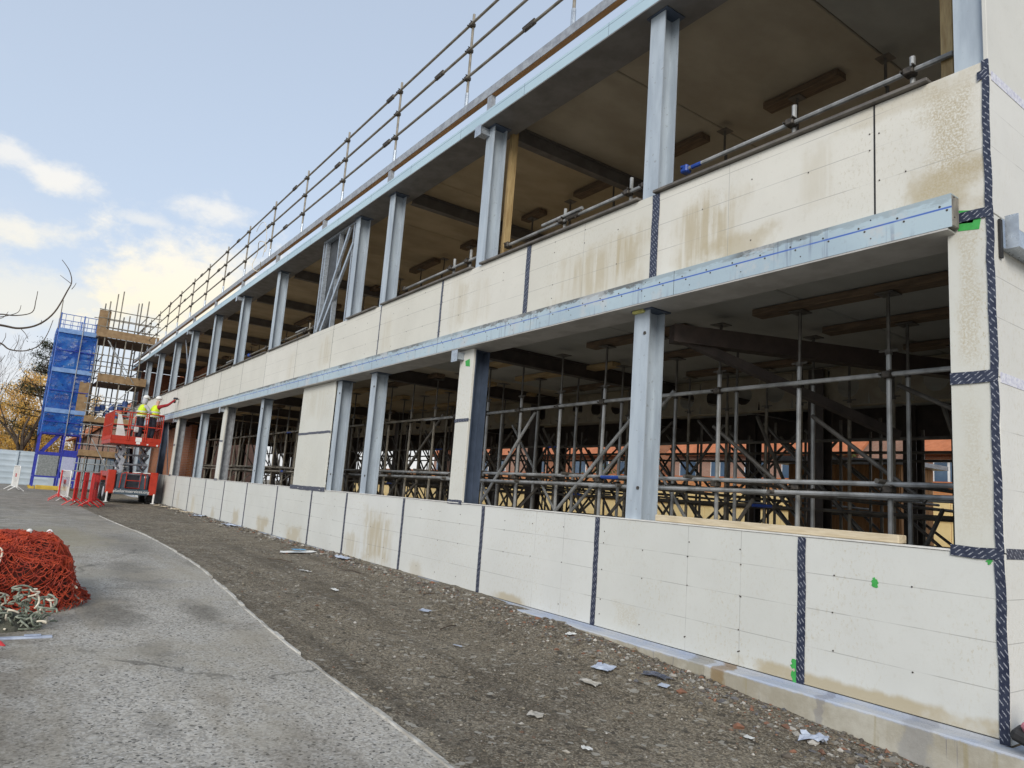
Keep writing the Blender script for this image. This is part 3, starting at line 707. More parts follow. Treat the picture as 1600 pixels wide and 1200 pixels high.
# --- mid ring beam
mb = MB(); mb.box(X1, 5.375, 3.792, -2.25, 5.381, 4.05); mb.box(X1, 5.381, 4.042, -2.25, 5.4965, 4.05)
BM = mb.build('ring_beam', [M_beam_face], B, label='galvanised ring beam face with blue snapped line')
mb = MB(); mb.bbox(-2.40, 5.383, 3.80, -2.246, 5.49, 4.041, .006); mb.build('end_block', mat('weathered_ply', (.25, .235, .205), (.15, .14, .125), 9, .85, 0, .3, stretch=(1, 3, 1)), BM)
mb = MB(); mb.box(X1, 5.378, 3.776, -2.28, 5.84, 3.790); mb.build('soffit_plate', M_soffit_plate, BM)
mb = MB(); mb.box(X1, 5.60, 3.79, -2.28, 5.83, 4.02); mb.build('core', M_brown_steel, BM)
sc = MB()
for i in range(60):
    x = -2.33 - i * .31
    for z in ((3.965, 3.925) if i % 1 == 0 else ()): sc.lathe([(.009, 0), (.009, .004)], (x + (.05 if z < 3.94 else 0), 5.3725, z), 6, 'y')
    if i % 2 == 0:
        for z in (3.855, 4.01): sc.lathe([(.006, 0), (.006, .004)], (x + .1, 5.3725, z), 6, 'y')
sc.build('screw_heads', M_coupler, BM, kind='stuff')
sc = MB()
for x in (-4.92, -7.4, -9.9, -12.4, -14.9, -17.4): sc.box(x - .002, 5.3738, 3.793, x + .002, 5.376, 4.05)
sc.build('beam_joint', M_black, BM)
# --- floors as precast planks
def planks(z0, z1, name, m, mtop, xs):
    for a, b in zip(xs, xs[1:]):
        mb = MB(); mb.bbox(b + .008, 5.62, z0 + random.uniform(-.004, .004), a - .008, YB - .05, z1, .012); mb.build(name, M_conc_grey if a > (-4.0 if z0 > 5 else -11) else M_conc_half_warm if a > (-9.0 if z0 > 5 else -16) else m, B)  # planks turn warmer with distance, painting warm light on the far soffit
XS = [-2.12, -4.33, -6.87, -9.37, -11.87] + [-11.87 - 2.5 * i for i in range(1, 15)]; XS[-1] = X1
planks(3.93, 4.03, 'floor_plank', M_conc_warm_lit, None, XS)
mb = MB(); mb.box(X1, 5.63, 4.035, -2.12, YB - .05, 4.10); mb.build('floor_screed', M_deck, B)
planks(7.62, 7.78, 'roof_plank', M_conc_warm_lit, None, XS)
# --- roof edge: fascia track, stubs, upper channel
mb = MB(); mb.box(X1, 5.40, 7.445, X0, 5.408, 7.632); mb.box(X1, 5.408, 7.624, X0, 5.50, 7.632)
FB = mb.build('roof_edge_track', M_fascia, B)
mb = MB(); mb.box(X1, 5.402, 7.428, X0, 5.98, 7.4435); mb.build('soffit_plate', mat('dark_soffit_plate', (.20, .195, .19), (.15, .145, .14), 3, .6), FB)
mb = MB(); mb.box(X1, 5.70, 7.446, -2.1, 5.97, 7.615); mb.build('core', M_brown_steel, FB)
mb = MB(); mb.box(X1, 5.395, 7.872, X0, 5.403, 8.02); mb.box(X1, 5.403, 8.012, X0, 5.50, 8.02); mb.box(X1, 5.492, 7.872, X0, 5.50, 8.012)
UC = mb.build('parapet_channel', M_galv_dull, B)
mb = MB(); mb.box(X1, 5.405, 7.866, X0, 5.49, 7.90); mb.build('soffit_board', M_ochre, UC)
sb = MB(); sb.box(-.06, 5.402, 7.634, .06, 5.41, 7.864); sb.box(-.06, 5.41, 7.634, -.05, 5.48, 7.864); sb.box(.05, 5.41, 7.634, .06, 5.48, 7.864)
sm = sb.mesh('stub_post', M_galv_dull)
x = -5.35
while x > X1: inst(sm, 'stub_post', (x, 0, 0), B); x -= 3.62
sc = MB()
for i in range(26):
    x = -2.6 - 1.8 * i; sc.box(x - .002, 5.3985, 7.447, x + .002, 5.4005, 7.63)
sc.build('track_joint', M_dark_steel, FB)
# --- steel columns
def hcol(mb, x, z0, z1, y=5.545, wd=.23, dp=.245, t=.014):
    mb.box(x, y, z0, x + wd, y + t, z1); mb.box(x, y + dp - t, z0, x + wd, y + dp, z1)
    mb.box(x + wd / 2 - .006, y + t, z0, x + wd / 2 + .006, y + dp - t, z1)
UP = [-5.60, -9.20, -12.74, -14.45, -20.0, -23.75, -27.5, -31.4, -35.0, -39.1, -42.9, -46.6]
LO = [-5.64, -9.32, -12.73, -14.45, -20.0, -23.95, -27.45, -31.6, -35.05, -39.1, -42.9, -46.6]
def bracket(p, x, z):
    mb = MB(); mb.box(x - .05, 5.36, z - .15, x - .03, 5.372, z + .01); mb.box(x - .05, 5.372, z - .12, x + .10, 5.54, z - .112); mb.box(x - .05, 5.372, z - .02, x + .10, 5.54, z - .012); mb.box(x + .08, 5.372, z - .112, x + .088, 5.54, z - .02)
    mb.box(x - .06, 5.355, z - .16, x + .12, 5.36, z + .02)
    return mb.build('bracket', M_galv, p)
for i, x in enumerate(UP):
    mb = MB(); hcol(mb, x, 4.85, 7.41); c = mb.build('steel_column', M_paint, B)
    mb = MB(); mb.box(x - .05, 5.52, 7.412, x + .28, 5.83, 7.427); mb.build('cap_plate', M_dark_steel, c)
    if i in (1, 5, 7, 9): bracket(c, x, 7.40)
mb = MB(); mb.box(-2.275, 5.545, 4.9, -2.045, 5.559, 7.41); mb.box(-2.165, 5.56, 4.9, -2.153, 5.78, 7.41); mb.box(-2.275, 5.781, 4.9, -2.065, 5.795, 7.41); mb.build('steel_column', M_paint, B)
for i, x in enumerate(LO):
    m = M_dark_steel if i in (1, 8) else M_galv_dull if i in (5, 7) else M_paint  # near one is dark steel; beyond the lift, dark colour paints its shadow
    mb = MB(); hcol(mb, x, .29, 3.76, wd=.23 if i not in (1, 5, 7) else .36); c = mb.build('steel_column', m, B)
    mb = MB(); mb.box(x - .04, 5.52, 3.76, x + .28, 5.83, 3.7755); mb.build('cap_plate', M_dark_steel, c)
    if i in (1, 5, 7):
        for a, b2 in ((1.475, 2.685), (2.69, 3.77)):
            mb = MB(); mb.bbox(x - .02, 5.498, a, x + .36, 5.54, b2, .003); mb.build('cladding_board', M_panel_pier, c)
        bracket(c, x, 3.74)
        o = htape(x - .03, x + .37, 2.687, .05, 5.4965, c); htape(x - .04, x + .37, 1.475, .06, 5.4965, c)
        if i == 1:
            mb = MB(); mb.prism([(x + .16, 3.52), (x + .28, 3.50), (x + .26, 3.62), (x + .14, 3.60)], 'y', 5.494, 5.4975); mb.build('green_tape_patch', M_green_tape, c)
    else:
        mb = MB()
        for z in (1.8, 3.5):
            mb.lathe([(.02, 0), (.02, .02)], (x + .17, 5.535, z), 6, 'y')
        mb.build('bolts', M_coupler, c, kind='stuff')
    if i == 0:
        mb = MB(); mb.bbox(x - .02, 5.51, 3.735, x + .16, 5.60, 3.775, .012); mb.build('foam_filler', M_foam, c)
# wide boards beside column
for a, b2 in ((1.475, 2.685), (2.69, 3.77)):
    mb = MB(); mb.bbox(-16.45, 5.498, a, -14.47, 5.53, b2, .003); mb.build('infill_board', M_panel_pier, B)
htape(-16.45, -14.45, 2.687, .05, 5.4965); htape(-16.6, -14.4, 1.472, .09, 5.496)
# stud frame (upper)
sf = MB()
for x in (-16.45, -16.28, -15.45, -14.6): sf.box(x, 5.56, 5.08, x + .045, 5.66, 7.42)
sf.box(-16.45, 5.555, 7.36, -14.46, 5.665, 7.41); sf.bar((-16.2, 5.55, 5.12), (-14.75, 5.55, 7.32), .05, .08); sf.bar((-15.95, 5.555, 5.1), (-14.5, 5.56, 6.9), .05, .08)
sf.build('stud_frame', M_galv, B, label='galvanised stud frame with diagonal straps in the upper storey')
mb = MB(); mb.box(-16.44, 5.67, 5.08, -15.46, 5.69, 7.40); mb.build('sheathing', mat('grey_board', (.07, .075, .085), (.045, .05, .055), 3, .7), B)
# upper sill trims, column to column
UPS = [-2.42] + UP
for a, b2 in zip(UPS, UPS[1:]):
    if (a, b2) == (-14.45, -20.0): b2, a = -20.0, -16.5
    if (a, b2) == (-12.74, -14.45): pass
    mb = MB(); mb.bbox(b2 + .235, 5.455, 5.08, a - .02 if a > -3 else a - .005, 5.60, 5.112, .004); mb.build('upper_sill', M_sill, B)
# cross beams under slabs
def ibeam(mb, x, y0, y1, zt, h=.26, wd=.15):
    mb.box(x - wd / 2, y0, zt - .015, x + wd / 2, y1, zt); mb.box(x - wd / 2, y0, zt - h, x + wd / 2, y1, zt - h + .015); mb.box(x - .006, y0, zt - h + .015, x + .006, y1, zt - .015)
for x in [u + .11 for u in UP if u not in (-14.45, -5.60)]:
    mb = MB(); ibeam(mb, x, 5.98, YB - .1, 7.612); mb.build('cross_beam', M_xbeam, B)
    mb = MB(); ibeam(mb, x, 5.84, YB - .1, 3.925, .24); mb.build('cross_beam', M_brown_steel, B)
mb = MB(); mb.bar((-5.4, 5.9, 3.55), (-2.4, 12.0, 3.45), .16, .2); mb.build('raking_beam', mat('rusty_steel', (.06, .042, .034), (.042, .03, .025), 5, .6), B)
mb = MB(); mb.bar((-5.42, 5.95, 3.55), (-4.2, 8.5, 2.65), .10, .10); mb.build('knee_brace', M_brown_steel, B)
# diagonal wind braces at far end
mb = MB(); mb.bar((-31.3, 5.70, 5.1), (-33.5, 5.70, 7.4), .09, .02, up=(0, 1, 0)); mb.build('wind_brace', M_galv, B)
mb = MB(); mb.bar((-33.2, 5.70, 1.5), (-34.7, 5.70, 3.75), .09, .02, up=(0, 1, 0)); mb.build('wind_brace', M_galv_dull, B)
# rear elevation: columns and perforated (cellular) beams
for x in [-3.2, -6.9, -10.5, -14.1, -17.7, -21.3, -25, -28.6, -32.2, -36, -39.6, -43.2, -46.8]:
    mb = MB(); hcol(mb, x, .29, 7.6, YB - .35, .25, .25); mb.build('rear_column', M_brown_steel, B)
    mb = MB(); hcol(mb, x + .6, .29, 3.9, 10.0, .25, .25); mb.build('spine_column', M_brown_steel, B)
def cellbeam(y, z0, z1, name, m):
    """web with a row of round holes"""
    mb = MB(); x = -2.3; pitch = .62; r = .17; zc = (z0 + z1) / 2; n = 12
    while x > X1:
        xa = x - pitch; cx = (x + xa) / 2
        sq = []; ci = []
        for k in range(n):
            a = 2 * PI * (k + .5) / n; c, s = math.cos(a), math.sin(a); q = max(abs(c) / (pitch / 2), abs(s) / ((z1 - z0) / 2))
            sq.append((cx + c / q, y, zc + s / q)); ci.append((cx + c * r, y, zc + s * r))
        mb.add(sq + ci, [(k, (k + 1) % n, n + (k + 1) % n, n + k) for k in range(n)]); x = xa
    mb.box(X1, y - .08, z0 - .014, -2.2, y + .08, z0); mb.box(X1, y - .08, z1, -2.2, y + .08, z1 + .014)
    return mb.build(name, m, B)
M_cell = mat('pale_primer', (.34, .30, .22), (.26, .22, .16), 3, .6)
cellbeam(10.1, 3.32, 3.90, 'cellular_beam', M_cell); mb = MB(); mb.box(X1, YB - .30, 3.30, -2.2, YB - .06, 3.925); mb.build('rear_beam', M_brown_steel, B)
mb = MB(); mb.box(X1, YB - .04, 4.0, -2.06, YB + .01, 5.0); mb.build('rear_spandrel', M_brown_steel, B)
# inner brick core at the far end of the lower storey
mb = MB(); mb.box(-47, 6.6, .29, -34.2, 6.83, 3.76); mb.build('brick_core_wall', M_brick, B)
mb = MB(); mb.box(-47, 8.2, 4.1, -40.0, 8.45, 7.4); mb.build('brick_core_wall', M_brick, B)
mb = MB(); mb.box(-47.4, 5.9, 4.1, -47.15, 14, 7.4); mb.build('brick_core_wall', M_brick, B)

# ---------------------------------------------------------------- roof guardrail
G = thing('roof_guardrail', 'three rail scaffold tube guardrail along the roof edge', 'guardrail', (-20, 5.5, 8.02))
GP = [-4.25, -7.03, -9.78] + [-12.53 - 2.77 * i for i in range(13)]
pm = MB(); pm.tube([(0, 0, 8.16), (0, 0, 9.79)], .024, 8); pmm = pm.mesh('guard_post', M_tube_warm)
sm2 = MB(); sm2.tube([(0, 0, 8.02), (0, 0, 8.30)], .034, 8); sm2.box(-.07, -.045, 8.021, .07, .045, 8.03); smm = sm2.mesh('socket', M_galv)
cm = MB(); cm.bbox(-.045, -.075, -.035, .045, .03, .035, .01); cm.tube([(-.05, .03, 0), (-.05, -.09, 0)], .012, 5); cm.tube([(.05, .0, 0.03), (.05, -.09, .03)], .010, 5); cmm = cm.mesh('coupler', M_coupler)
jm = MB(); jm.tube([(-.13, 0, 0), (.13, 0, 0)], .034, 8); jm.tube([(-.17, 0, .05), (.12, 0, .052)], .022, 7); jm.tube([(-.1, -.03, -.05), (-.1, .03, .08)], .012, 5); jm.tube([(.08, -.03, -.05), (.08, .03, .08)], .012, 5); jmm = jm.mesh('sleeve_coupler', M_coupler)
for x in GP:
    p = inst(pmm, 'guard_post', (x, 5.45, 0), G, (0, random.uniform(-.006, .006), 0)); inst(smm, 'socket', (x, 5.45, 0), p)
    for z in (8.56, 9.08, 9.57): inst(cmm, 'coupler', (x, 5.45, z), p)
for z, xsj in ((8.56, (-8.0, -12.9, -19.4, -25.6, -31.5)), (9.08, (-10.8, -15.7, -21.2, -27.3, -33.4)), (9.57, (-12.95, -18.95, -24.8, -30.4, -37))):
    prev = -1.5
    for xx in xsj + (X1 - 1,):
        mb = MB(); mb.tube([(prev, 5.405, z), (xx, 5.405, z + random.uniform(-.01, .01))], .024, 8); mb.build('guard_rail', M_tube_warm, G); prev = xx
    for xx in xsj: inst(jmm, 'sleeve_coupler', (xx, 5.405, z), G, (0, 0, 0))
# wire coil hanging at the roof edge
mb = MB(); mb.tube([(-21.6 + .55 * math.cos(t), 5.36 + .05 * math.sin(3 * t), 8.25 + .45 * math.sin(t)) for t in np.linspace(0, 5.6, 30)], .012, 5)
mb.tube([(-21.9 + .8 * math.cos(t), 5.37, 8.6 + .8 * math.sin(t)) for t in np.linspace(-.6, 2.2, 16)], .008, 4)
tag(mb.build('cable_loop', M_rope, None), 'pale looped cable hanging over the roof edge track', 'cable')

# ---------------------------------------------------------------- first floor edge guard and props
E_ = thing('edge_guard_tubes', 'grey scaffold tubes and short posts along the upper storey sill', 'guardrail', (-20, 5.9, 4.1))
UPR = UPS
for i, (a, b2) in enumerate(zip(UPR, UPR[1:])):
    if i in (3, 4): 
        if i == 3: continue
        a = -16.6
    xa, xb = a - .02, b2 + .28; zc = 5.50
    mb = MB(); mb.tube([(xa, 5.93, zc + .03), (xb, 5.93, zc)], .0245, 8); mb.build('guard_tube', M_tube if i < 3 else M_tube_warm, E_)
    L = xa - xb
    for f in ((.12, .52) if i == 0 else (.1, .22, .62) if i == 1 else (.3, .45)):
        x = xa - f * L + random.uniform(-.1, .1)
        mb = MB(); mb.tube([(x, 5.98, 4.1), (x, 5.98, 5.72 + random.uniform(-.04, .05))], .0245, 8); p = mb.build('guard_post', M_tube if i < 3 else M_tube_warm, E_)
        inst(cmm, 'coupler', (x, 5.95, zc + .02), p)
    mb = MB(); mb.bbox(xb - .04, 5.88, zc - .045, xb + .06, 5.98, zc + .05, .015); mb.tube([(xb, 5.86, zc + .02), (xb, 6.0, zc + .02)], .014, 6)
    mb.build('end_clamp', M_blue_mark if i in (0, 5) else M_coupler, E_)
    if i in (1, 4, 6):
        mb = MB(); mb.tube([(xa - .45 * L, 5.9, zc + .07), (xa - .72 * L, 5.9, zc + .06)], .0245, 8); mb.build('guard_tube', M_tube, E_)
        inst(jmm, 'sleeve_coupler', (xa - .52 * L, 5.93, zc + .02), E_)
    if i == 0 or i == 1:
        mb = MB(); mb.tube([(xb + .10, 5.93, zc + .002), (xb + .24, 5.93, zc + .003)] if i == 0 else [(xa - .02, 5.93, zc + .032), (xa - .25, 5.93, zc + .03)], .0255, 8); mb.build('blue_band', M_blue_mark, E_)

US = thing('upper_shoring', 'dark shoring props with timber bearers under the roof slab', 'shoring', (-20, 9, 4.1))
hm = MB(); hm.box(-.09, -.09, 7.49, .09, .09, 7.50); hm.tube([(0, 0, 7.1), (0, 0, 7.49)], .018, 6); hm.tube([(-.08, 0, 7.15), (.08, 0, 7.15)], .012, 5)
pmx = MB(); pmx.tube([(0, 0, 4.1), (0, 0, 7.12)], .0245, 7)
hmm = hm.mesh('jack_head', M_tube_dark); ppm = pmx.mesh('prop', M_tube_dark)
for y in (8.4, 10.6, 12.8):
    x = -3.0
    while x > -46:
        p = inst(ppm, 'prop', (x, y + random.uniform(-.05, .05), 0), US); inst(hmm, 'jack_head', (x, y, 0), p); x -= 1.25
    xs_ = -2.4
    while xs_ > -45:
        L = random.uniform(.5, 1.9)
        mb = MB(); mb.bbox(xs_ - L, y - .11, 7.505, xs_, y + .11, 7.605, .006); mb.build('bearer', M_timber_dark, US); xs_ -= L + random.uniform(.9, 2.2)
    for z in (5.4, 6.6):
        mb = MB(); mb.tube([(-2.6, y + .05, z), (-46, y + .05, z)], .0245, 6); mb.build('ledger', M_tube_dark, US)
# loose timber uprights
mb = MB(); mb.bbox(-.05, -.06, 4.1, .05, .06, 7.60, .006)
o = mb.build('timber_prop', M_timber_v); o.location = (-9.13, 5.98, 0); o.rotation_euler = (0, 0.012, 0); o.scale = (.82, 1, 1); tag(o, 'yellow timber upright wedged beside the second upper column', 'timber prop')
mb = MB(); mb.bbox(-.05, -.06, 4.1, .05, .06, 7.60, .006)
o = mb.build('timber_prop', M_timber_v); o.location = (-2.50, 6.02, 0); tag(o, 'brown timber upright beside the corner column at the upper right', 'timber prop')
mb = MB(); mb.bbox(-5.2, 5.535, 1.472, -2.74, 5.66, 1.535, .006)
tag(mb.build('timber_plank', M_timber_pale), 'pale timber plank lying on the low wall in front of the scaffold', 'plank')

# ---------------------------------------------------------------- lower storey shoring scaffold
S = thing('shoring_scaffold', 'dense forest of shoring scaffold tubes filling the lower storey', 'scaffold', (-24, 9, .29))
def tubemesh(name, L, m, r=.0245, n=8):
    mb = MB(); mb.tube([(0, 0, 0), (0, 0, L)], r, n); return mb.mesh(name, m)
sA = tubemesh('standard', 2.95, M_tube); sB = tubemesh('standard', 2.95, M_tube_warm, n=6); sC = tubemesh('standard', 2.95, M_tube_dark, n=6)
jk = MB(); jk.tube([(0, 0, 0), (0, 0, .60)], .017, 6); jk.box(-.09, -.09, .60, .09, .09, .61); jk.tube([(-.09, 0, .04), (.09, 0, .04)], .012, 5); jk.lathe([(.035, 0), (.035, .05)], (0, 0, .0), 8)
jkm = jk.mesh('jack_head', M_tube_dark)
ROWS = [(6.8, 1.0, -3.42, .0), (7.95, 1.12, -3.80, .0), (9.3, .72, -3.1, .1), (11.0, .72, -3.3, .2), (12.6, .72, -3.0, .2)]
heads = MB(); nst = 0
for ri, (y, st, x, jit) in enumerate(ROWS):
    i = 0
    while x > -33:
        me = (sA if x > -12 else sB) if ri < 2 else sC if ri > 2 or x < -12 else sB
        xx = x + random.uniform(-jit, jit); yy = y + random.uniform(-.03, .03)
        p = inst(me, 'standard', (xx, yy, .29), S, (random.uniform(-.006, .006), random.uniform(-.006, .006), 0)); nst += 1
        if ri < 3: inst(jkm, 'jack_head', (xx, yy, 3.22), p)
        if ri < 2:
            for z in (1.93,) + ((3.02,) if ri == 0 else ()): inst(cmm, 'coupler', (xx, yy, z), p)
        x -= st * (1 if jit < .05 else random.uniform(.85, 1.15)); i += 1
    # ledgers
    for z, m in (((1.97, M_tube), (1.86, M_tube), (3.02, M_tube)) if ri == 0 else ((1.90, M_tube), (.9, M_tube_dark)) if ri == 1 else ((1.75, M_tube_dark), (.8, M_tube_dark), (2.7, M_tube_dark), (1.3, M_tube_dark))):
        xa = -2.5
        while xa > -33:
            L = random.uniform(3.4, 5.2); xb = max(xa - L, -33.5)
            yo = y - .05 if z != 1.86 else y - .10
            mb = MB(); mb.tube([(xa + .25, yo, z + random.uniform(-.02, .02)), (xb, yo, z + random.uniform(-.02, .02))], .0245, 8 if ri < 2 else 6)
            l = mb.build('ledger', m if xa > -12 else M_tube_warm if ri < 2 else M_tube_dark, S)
            if random.random() < .5 and ri < 3:
                mb = MB(); mb.tube([(xa + .1, yo, z), (xa - .25, yo, z)], .027, 8); mb.build('blue_band', M_blue_mark, l)
            xa = xb + .02
    # timber bearers on the jacks
    xa = -2.4
    while xa > -33 and ri < 3:
        L = random.uniform(1.6, 2.8)
        mb = MB(); mb.bbox(xa - L, y - .10, 3.845, xa, y + .10, 3.922, .006)
        mb.build('bearer', M_timber if random.random() < .4 else M_timber_dark, S); xa -= L + random.uniform(.4, 1.6)
    # diagonals in the plane of the row
    xd = -3.2 - ri * .5 if ri > 1 else -6.2
    while xd > -31:
        dr = 1 if random.random() < .7 else -1; L = random.uniform(1.9, 2.6)
        z0, z1 = (.6, 3.0) if random.random() < .6 else (1.2, 3.1)
        xa, xb = (xd, xd - L) if dr > 0 else (xd - L, xd)
        mb = MB(); mb.tube([(xa, y + .06, z1), (xb, y + .06, z0)][::-1] if (ri == 0 and random.random() < .5) else [(xa, y + .06, z0), (xb, y + .06, z1)], .0245, 7)
        mb.build('brace', M_tube if ri < 2 and xd > -12 else M_tube_dark, S); xd -= random.uniform(2.2, 3.6) if ri < 2 else random.uniform(.55, 1.1)
# the long raking tubes seen in the nearest bays
for p, q in (((-8.9, 6.70, .9), (-6.55, 6.70, 2.95)), ((-10.3, 6.72, 1.5), (-8.95, 6.72, 2.95)), ((-4.55, 7.3, 2.75), (-3.35, 7.3, 1.85)), ((-6.0, 7.4, 2.7), (-4.9, 7.4, 1.9)), ((-3.55, 7.2, 3.0), (-2.3, 7.6, 2.3))):
    mb = MB(); mb.tube([p, q], .0245, 8); mb.build('brace', M_tube if p[0] < -6.2 and q[1] < 7 else M_tube_dark, S)
# transoms front to back
for k in range(26):
    x = -3.42 - 1.15 * k
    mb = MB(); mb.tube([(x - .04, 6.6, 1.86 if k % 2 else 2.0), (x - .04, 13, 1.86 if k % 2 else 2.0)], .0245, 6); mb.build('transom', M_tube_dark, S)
    if k % 2 == 0:
        mb = MB(); mb.tube([(x - .06, 6.85, .7), (x - .06, 7.95, 1.8)], .0245, 6); mb.tube([(x - .06, 8.0, 2.9), (x - .06, 9.3, 1.2)], .0245, 6); mb.build('brace', M_tube_dark, S)

# ---------------------------------------------------------------- far scaffold between tower and building
T = thing('tube_scaffold', 'tall tube scaffold with board lifts between the blue tower and building end', 'scaffold', (-44, 4.6, .28))
STX = (-42.6, -45.4); STY = (3.35, 4.35, 5.15)
for xi, x in enumerate(STX):
    for yi, y in enumerate(STY):
        h = 9.4 + [.9, .3, 1.3][yi] + .4 * xi
        mb = MB(); mb.tube([(x, y, .28), (x, y, h)], .032, 6); mb.build('standard', M_tube_warm if xi == 0 else M_tube_dark, T)
for y, h in ((4.0, 8.3), (4.5, 8.3), (4.9, 8.2), (3.6, 6.5)):
    mb = MB(); mb.tube([(-44.3, y, .3), (-44.3, y, h)], .03, 6); mb.build('standard', M_tube_dark, T)
for y, h in ((3.1, 9.9), (3.7, 10.9), (3.95, 11.1), (4.75, 10.6)):
    mb = MB(); mb.tube([(-43.2, y, 6.0), (-43.2, y, h)], .03, 6); mb.build('standard', M_tube_warm, T)
for z in (.8, 1.3, 1.7, 2.7, 3.2, 3.7, 4.4, 4.8, 5.2, 6.4, 6.8, 7.4, 8.9, 9.35, 9.8):
    for x in STX:
        mb = MB(); mb.tube([(x + .05, 2.9, z), (x + .05, 5.9 if z > 8.5 else 5.35, z)], .026, 6); mb.build('ledger', M_tube_warm if z > 6 else M_tube, T)
    for y in (3.35, 5.15):
        mb = MB(); mb.tube([(-42.4, y + .05, z), (-45.6, y + .05, z)], .026, 6); mb.build('ledger', M_tube_dark, T)
for z, y0, y1 in ((8.35, 2.95, 5.9), (6.0, 3.3, 5.6), (3.85, 3.0, 5.2), (2.1, 3.0, 5.2)):
    for k in range(5):
        mb = MB(); mb.bbox(-42.62 - .6 * k - .56, y0, z - .045, -42.62 - .6 * k, y1, z, .005); mb.build('scaffold_board', M_timber_dark, T)
    mb = MB(); mb.bbox(-42.55, y0, z + .0, -42.5, y1, z + (.42 if z > 5 else .3), .006); mb.build('toe_board', mat('brown_ply', (.30, .20, .105), (.22, .14, .07), 4, .8), T)
for z0, z1, z in ((6.1, 8.2, 0), (4.0, 5.9, 1), (.5, 3.0, 0)):
    a, b2 = (3.5, 5.0) if z else (5.0, 3.5)
    mb = MB(); mb.tube([(-42.5, a, z0), (-42.5, b2, z1)], .026, 6); mb.build('brace', M_tube, T)
mb = MB(); mb.tube([(-42.5, 3.6, 8.1), (-42.5, 4.6, 6.3)], .026, 6); mb.build('brace', M_tube, T)
mb = MB(); mb.bbox(-43.1, 2.95, 8.3, -43.0, 3.5, 9.85, .01); mb.build('ply_panel', MATS['brown_ply'], T)
mb = MB(); mb.bbox(-43.1, 2.6, 4.1, -43.0, 3.15, 5.9, .01); mb.build('ply_panel', MATS['brown_ply'], T)
for k in range(7):
    mb = MB(); y = 3.7 + .2 * k + random.uniform(-.05, .05); z = 4.5 + random.uniform(-.3, .45)
    mb.lathe([(.03, 0), (.14, .03), (.15, .28), (.13, .36), (.03, .38)], (-44.0 - .2 * (k % 3), y, z), 10); mb.build('blue_drum', M_blue_lt, T)

# ---------------------------------------------------------------- blue stair tower
W = thing('stair_tower', 'tall access stair tower wrapped in blue debris netting', 'stair tower', (-44, 2.2, .28))
XA, XB, YA, YM, YC = -43.1, -45.0, 1.30, 2.35, 3.05
for x in (XA, XB):
    for y in (YA, YM, YC):
        mb = MB(); mb.box(x - .045, y - .045, .4, x + .045, y + .045, 3.1); mb.build('tower_leg', M_blue, W)
        mb = MB(); mb.tube([(x, y, 3.1), (x, y, 9.35)], .035, 6); mb.build('tower_leg', M_blue_lt, W)
        mb = MB(); mb.box(x - .12, y - .12, .28, x + .12, y + .12, .40); mb.build('base_pad', M_yellow if y == YA else M_timber_dark, W)
for z in (.9, 2.05, 3.1, 4.3, 5.25, 6.35, 7.4, 8.45):
    for x in (XA, XB):
        mb = MB(); mb.box(x - .03, YA, z - (.06 if z in (2.05, 4.3, 8.45) else .03), x + .03, YC, z + (.10 if z in (2.05, 4.3, 8.45) else .03)); mb.build('tower_beam', M_blue if z < 4 else M_blue_lt, W)
    for y in (YA, YC):
        mb = MB(); mb.box(XB, y - .03, z - .03, XA, y + .03, z + .03); mb.build('tower_beam', M_blue, W)
for z in (2.05, 4.3, 6.35, 8.4):
    mb = MB(); mb.box(XB + .1, YA + .05, z - .04, XA - .1, YC - .05, z); mb.build('landing', M_galv_dull, W)
# stair flights with treads
for lvl, z0 in enumerate((.5, 2.1, 4.35, 6.4)):
    z1 = (2.05, 4.3, 6.35, 8.4)[lvl]; y0, y1 = (YM - .9, YC - .1) if lvl % 2 else (YC - .1, YA + .2)
    mb = MB(); xc = XA - .5
    mb.bar((xc - .35, y0, z0), (xc - .35, y1, z1), .03, .16); mb.bar((xc + .35, y0, z0), (xc + .35, y1, z1), .03, .16)
    for k in range(1, 9):
        f = k / 9; yy = y0 + (y1 - y0) * f; zz = z0 + (z1 - z0) * f
        mb.box(xc - .34, yy - .11, zz - .02, xc + .34, yy + .11, zz + .02)
    mb.build('stair_flight', M_blue, W)
# ladder-like rungs behind the net on the right half
for z in np.arange(3.3, 8.4, .27):
    mb = MB(); mb.box(XA + .02, YM + .04, z - .03, XA + .045, YC - .05, z + .03); mb.build('rung', M_blue, W)
# diagonals
mb = MB(); mb.tube([(XA, YA, 4.35), (XA, YM, 6.3)], .022, 5); mb.tube([(XA, YM, 3.1), (XA, YC, 4.3)], .022, 5); mb.tube([(XB, YA, 6.4), (XB, YC, 8.4)], .022, 5); mb.build('diagonal', M_blue, W)
# gate leaf and panels near the ground
mb = MB(); mb.box(XA - .02, YA + .1, .95, XA + .01, YM - .1, 2.0); mb.build('ramp_panel', mat('chequer_plate', (.30, .32, .32), (.20, .22, .22), 12, .5, .4, .2), W)
mb = MB(); mb.box(XA - .02, YM + .1, 1.0, XA + .01, YC - .08, 1.95); mb.build('mesh_panel', mat('pale_mesh', (.44, .47, .62), (.34, .36, .52), 30, .6), W)
mb = MB(); mb.box(XA - .02, YM + .1, .62, XA + .02, YC, .9); mb.box(XA - .02, YM + .05, 1.96, XA + .02, YC, 2.3); mb.build('blue_panel', M_blue, W)
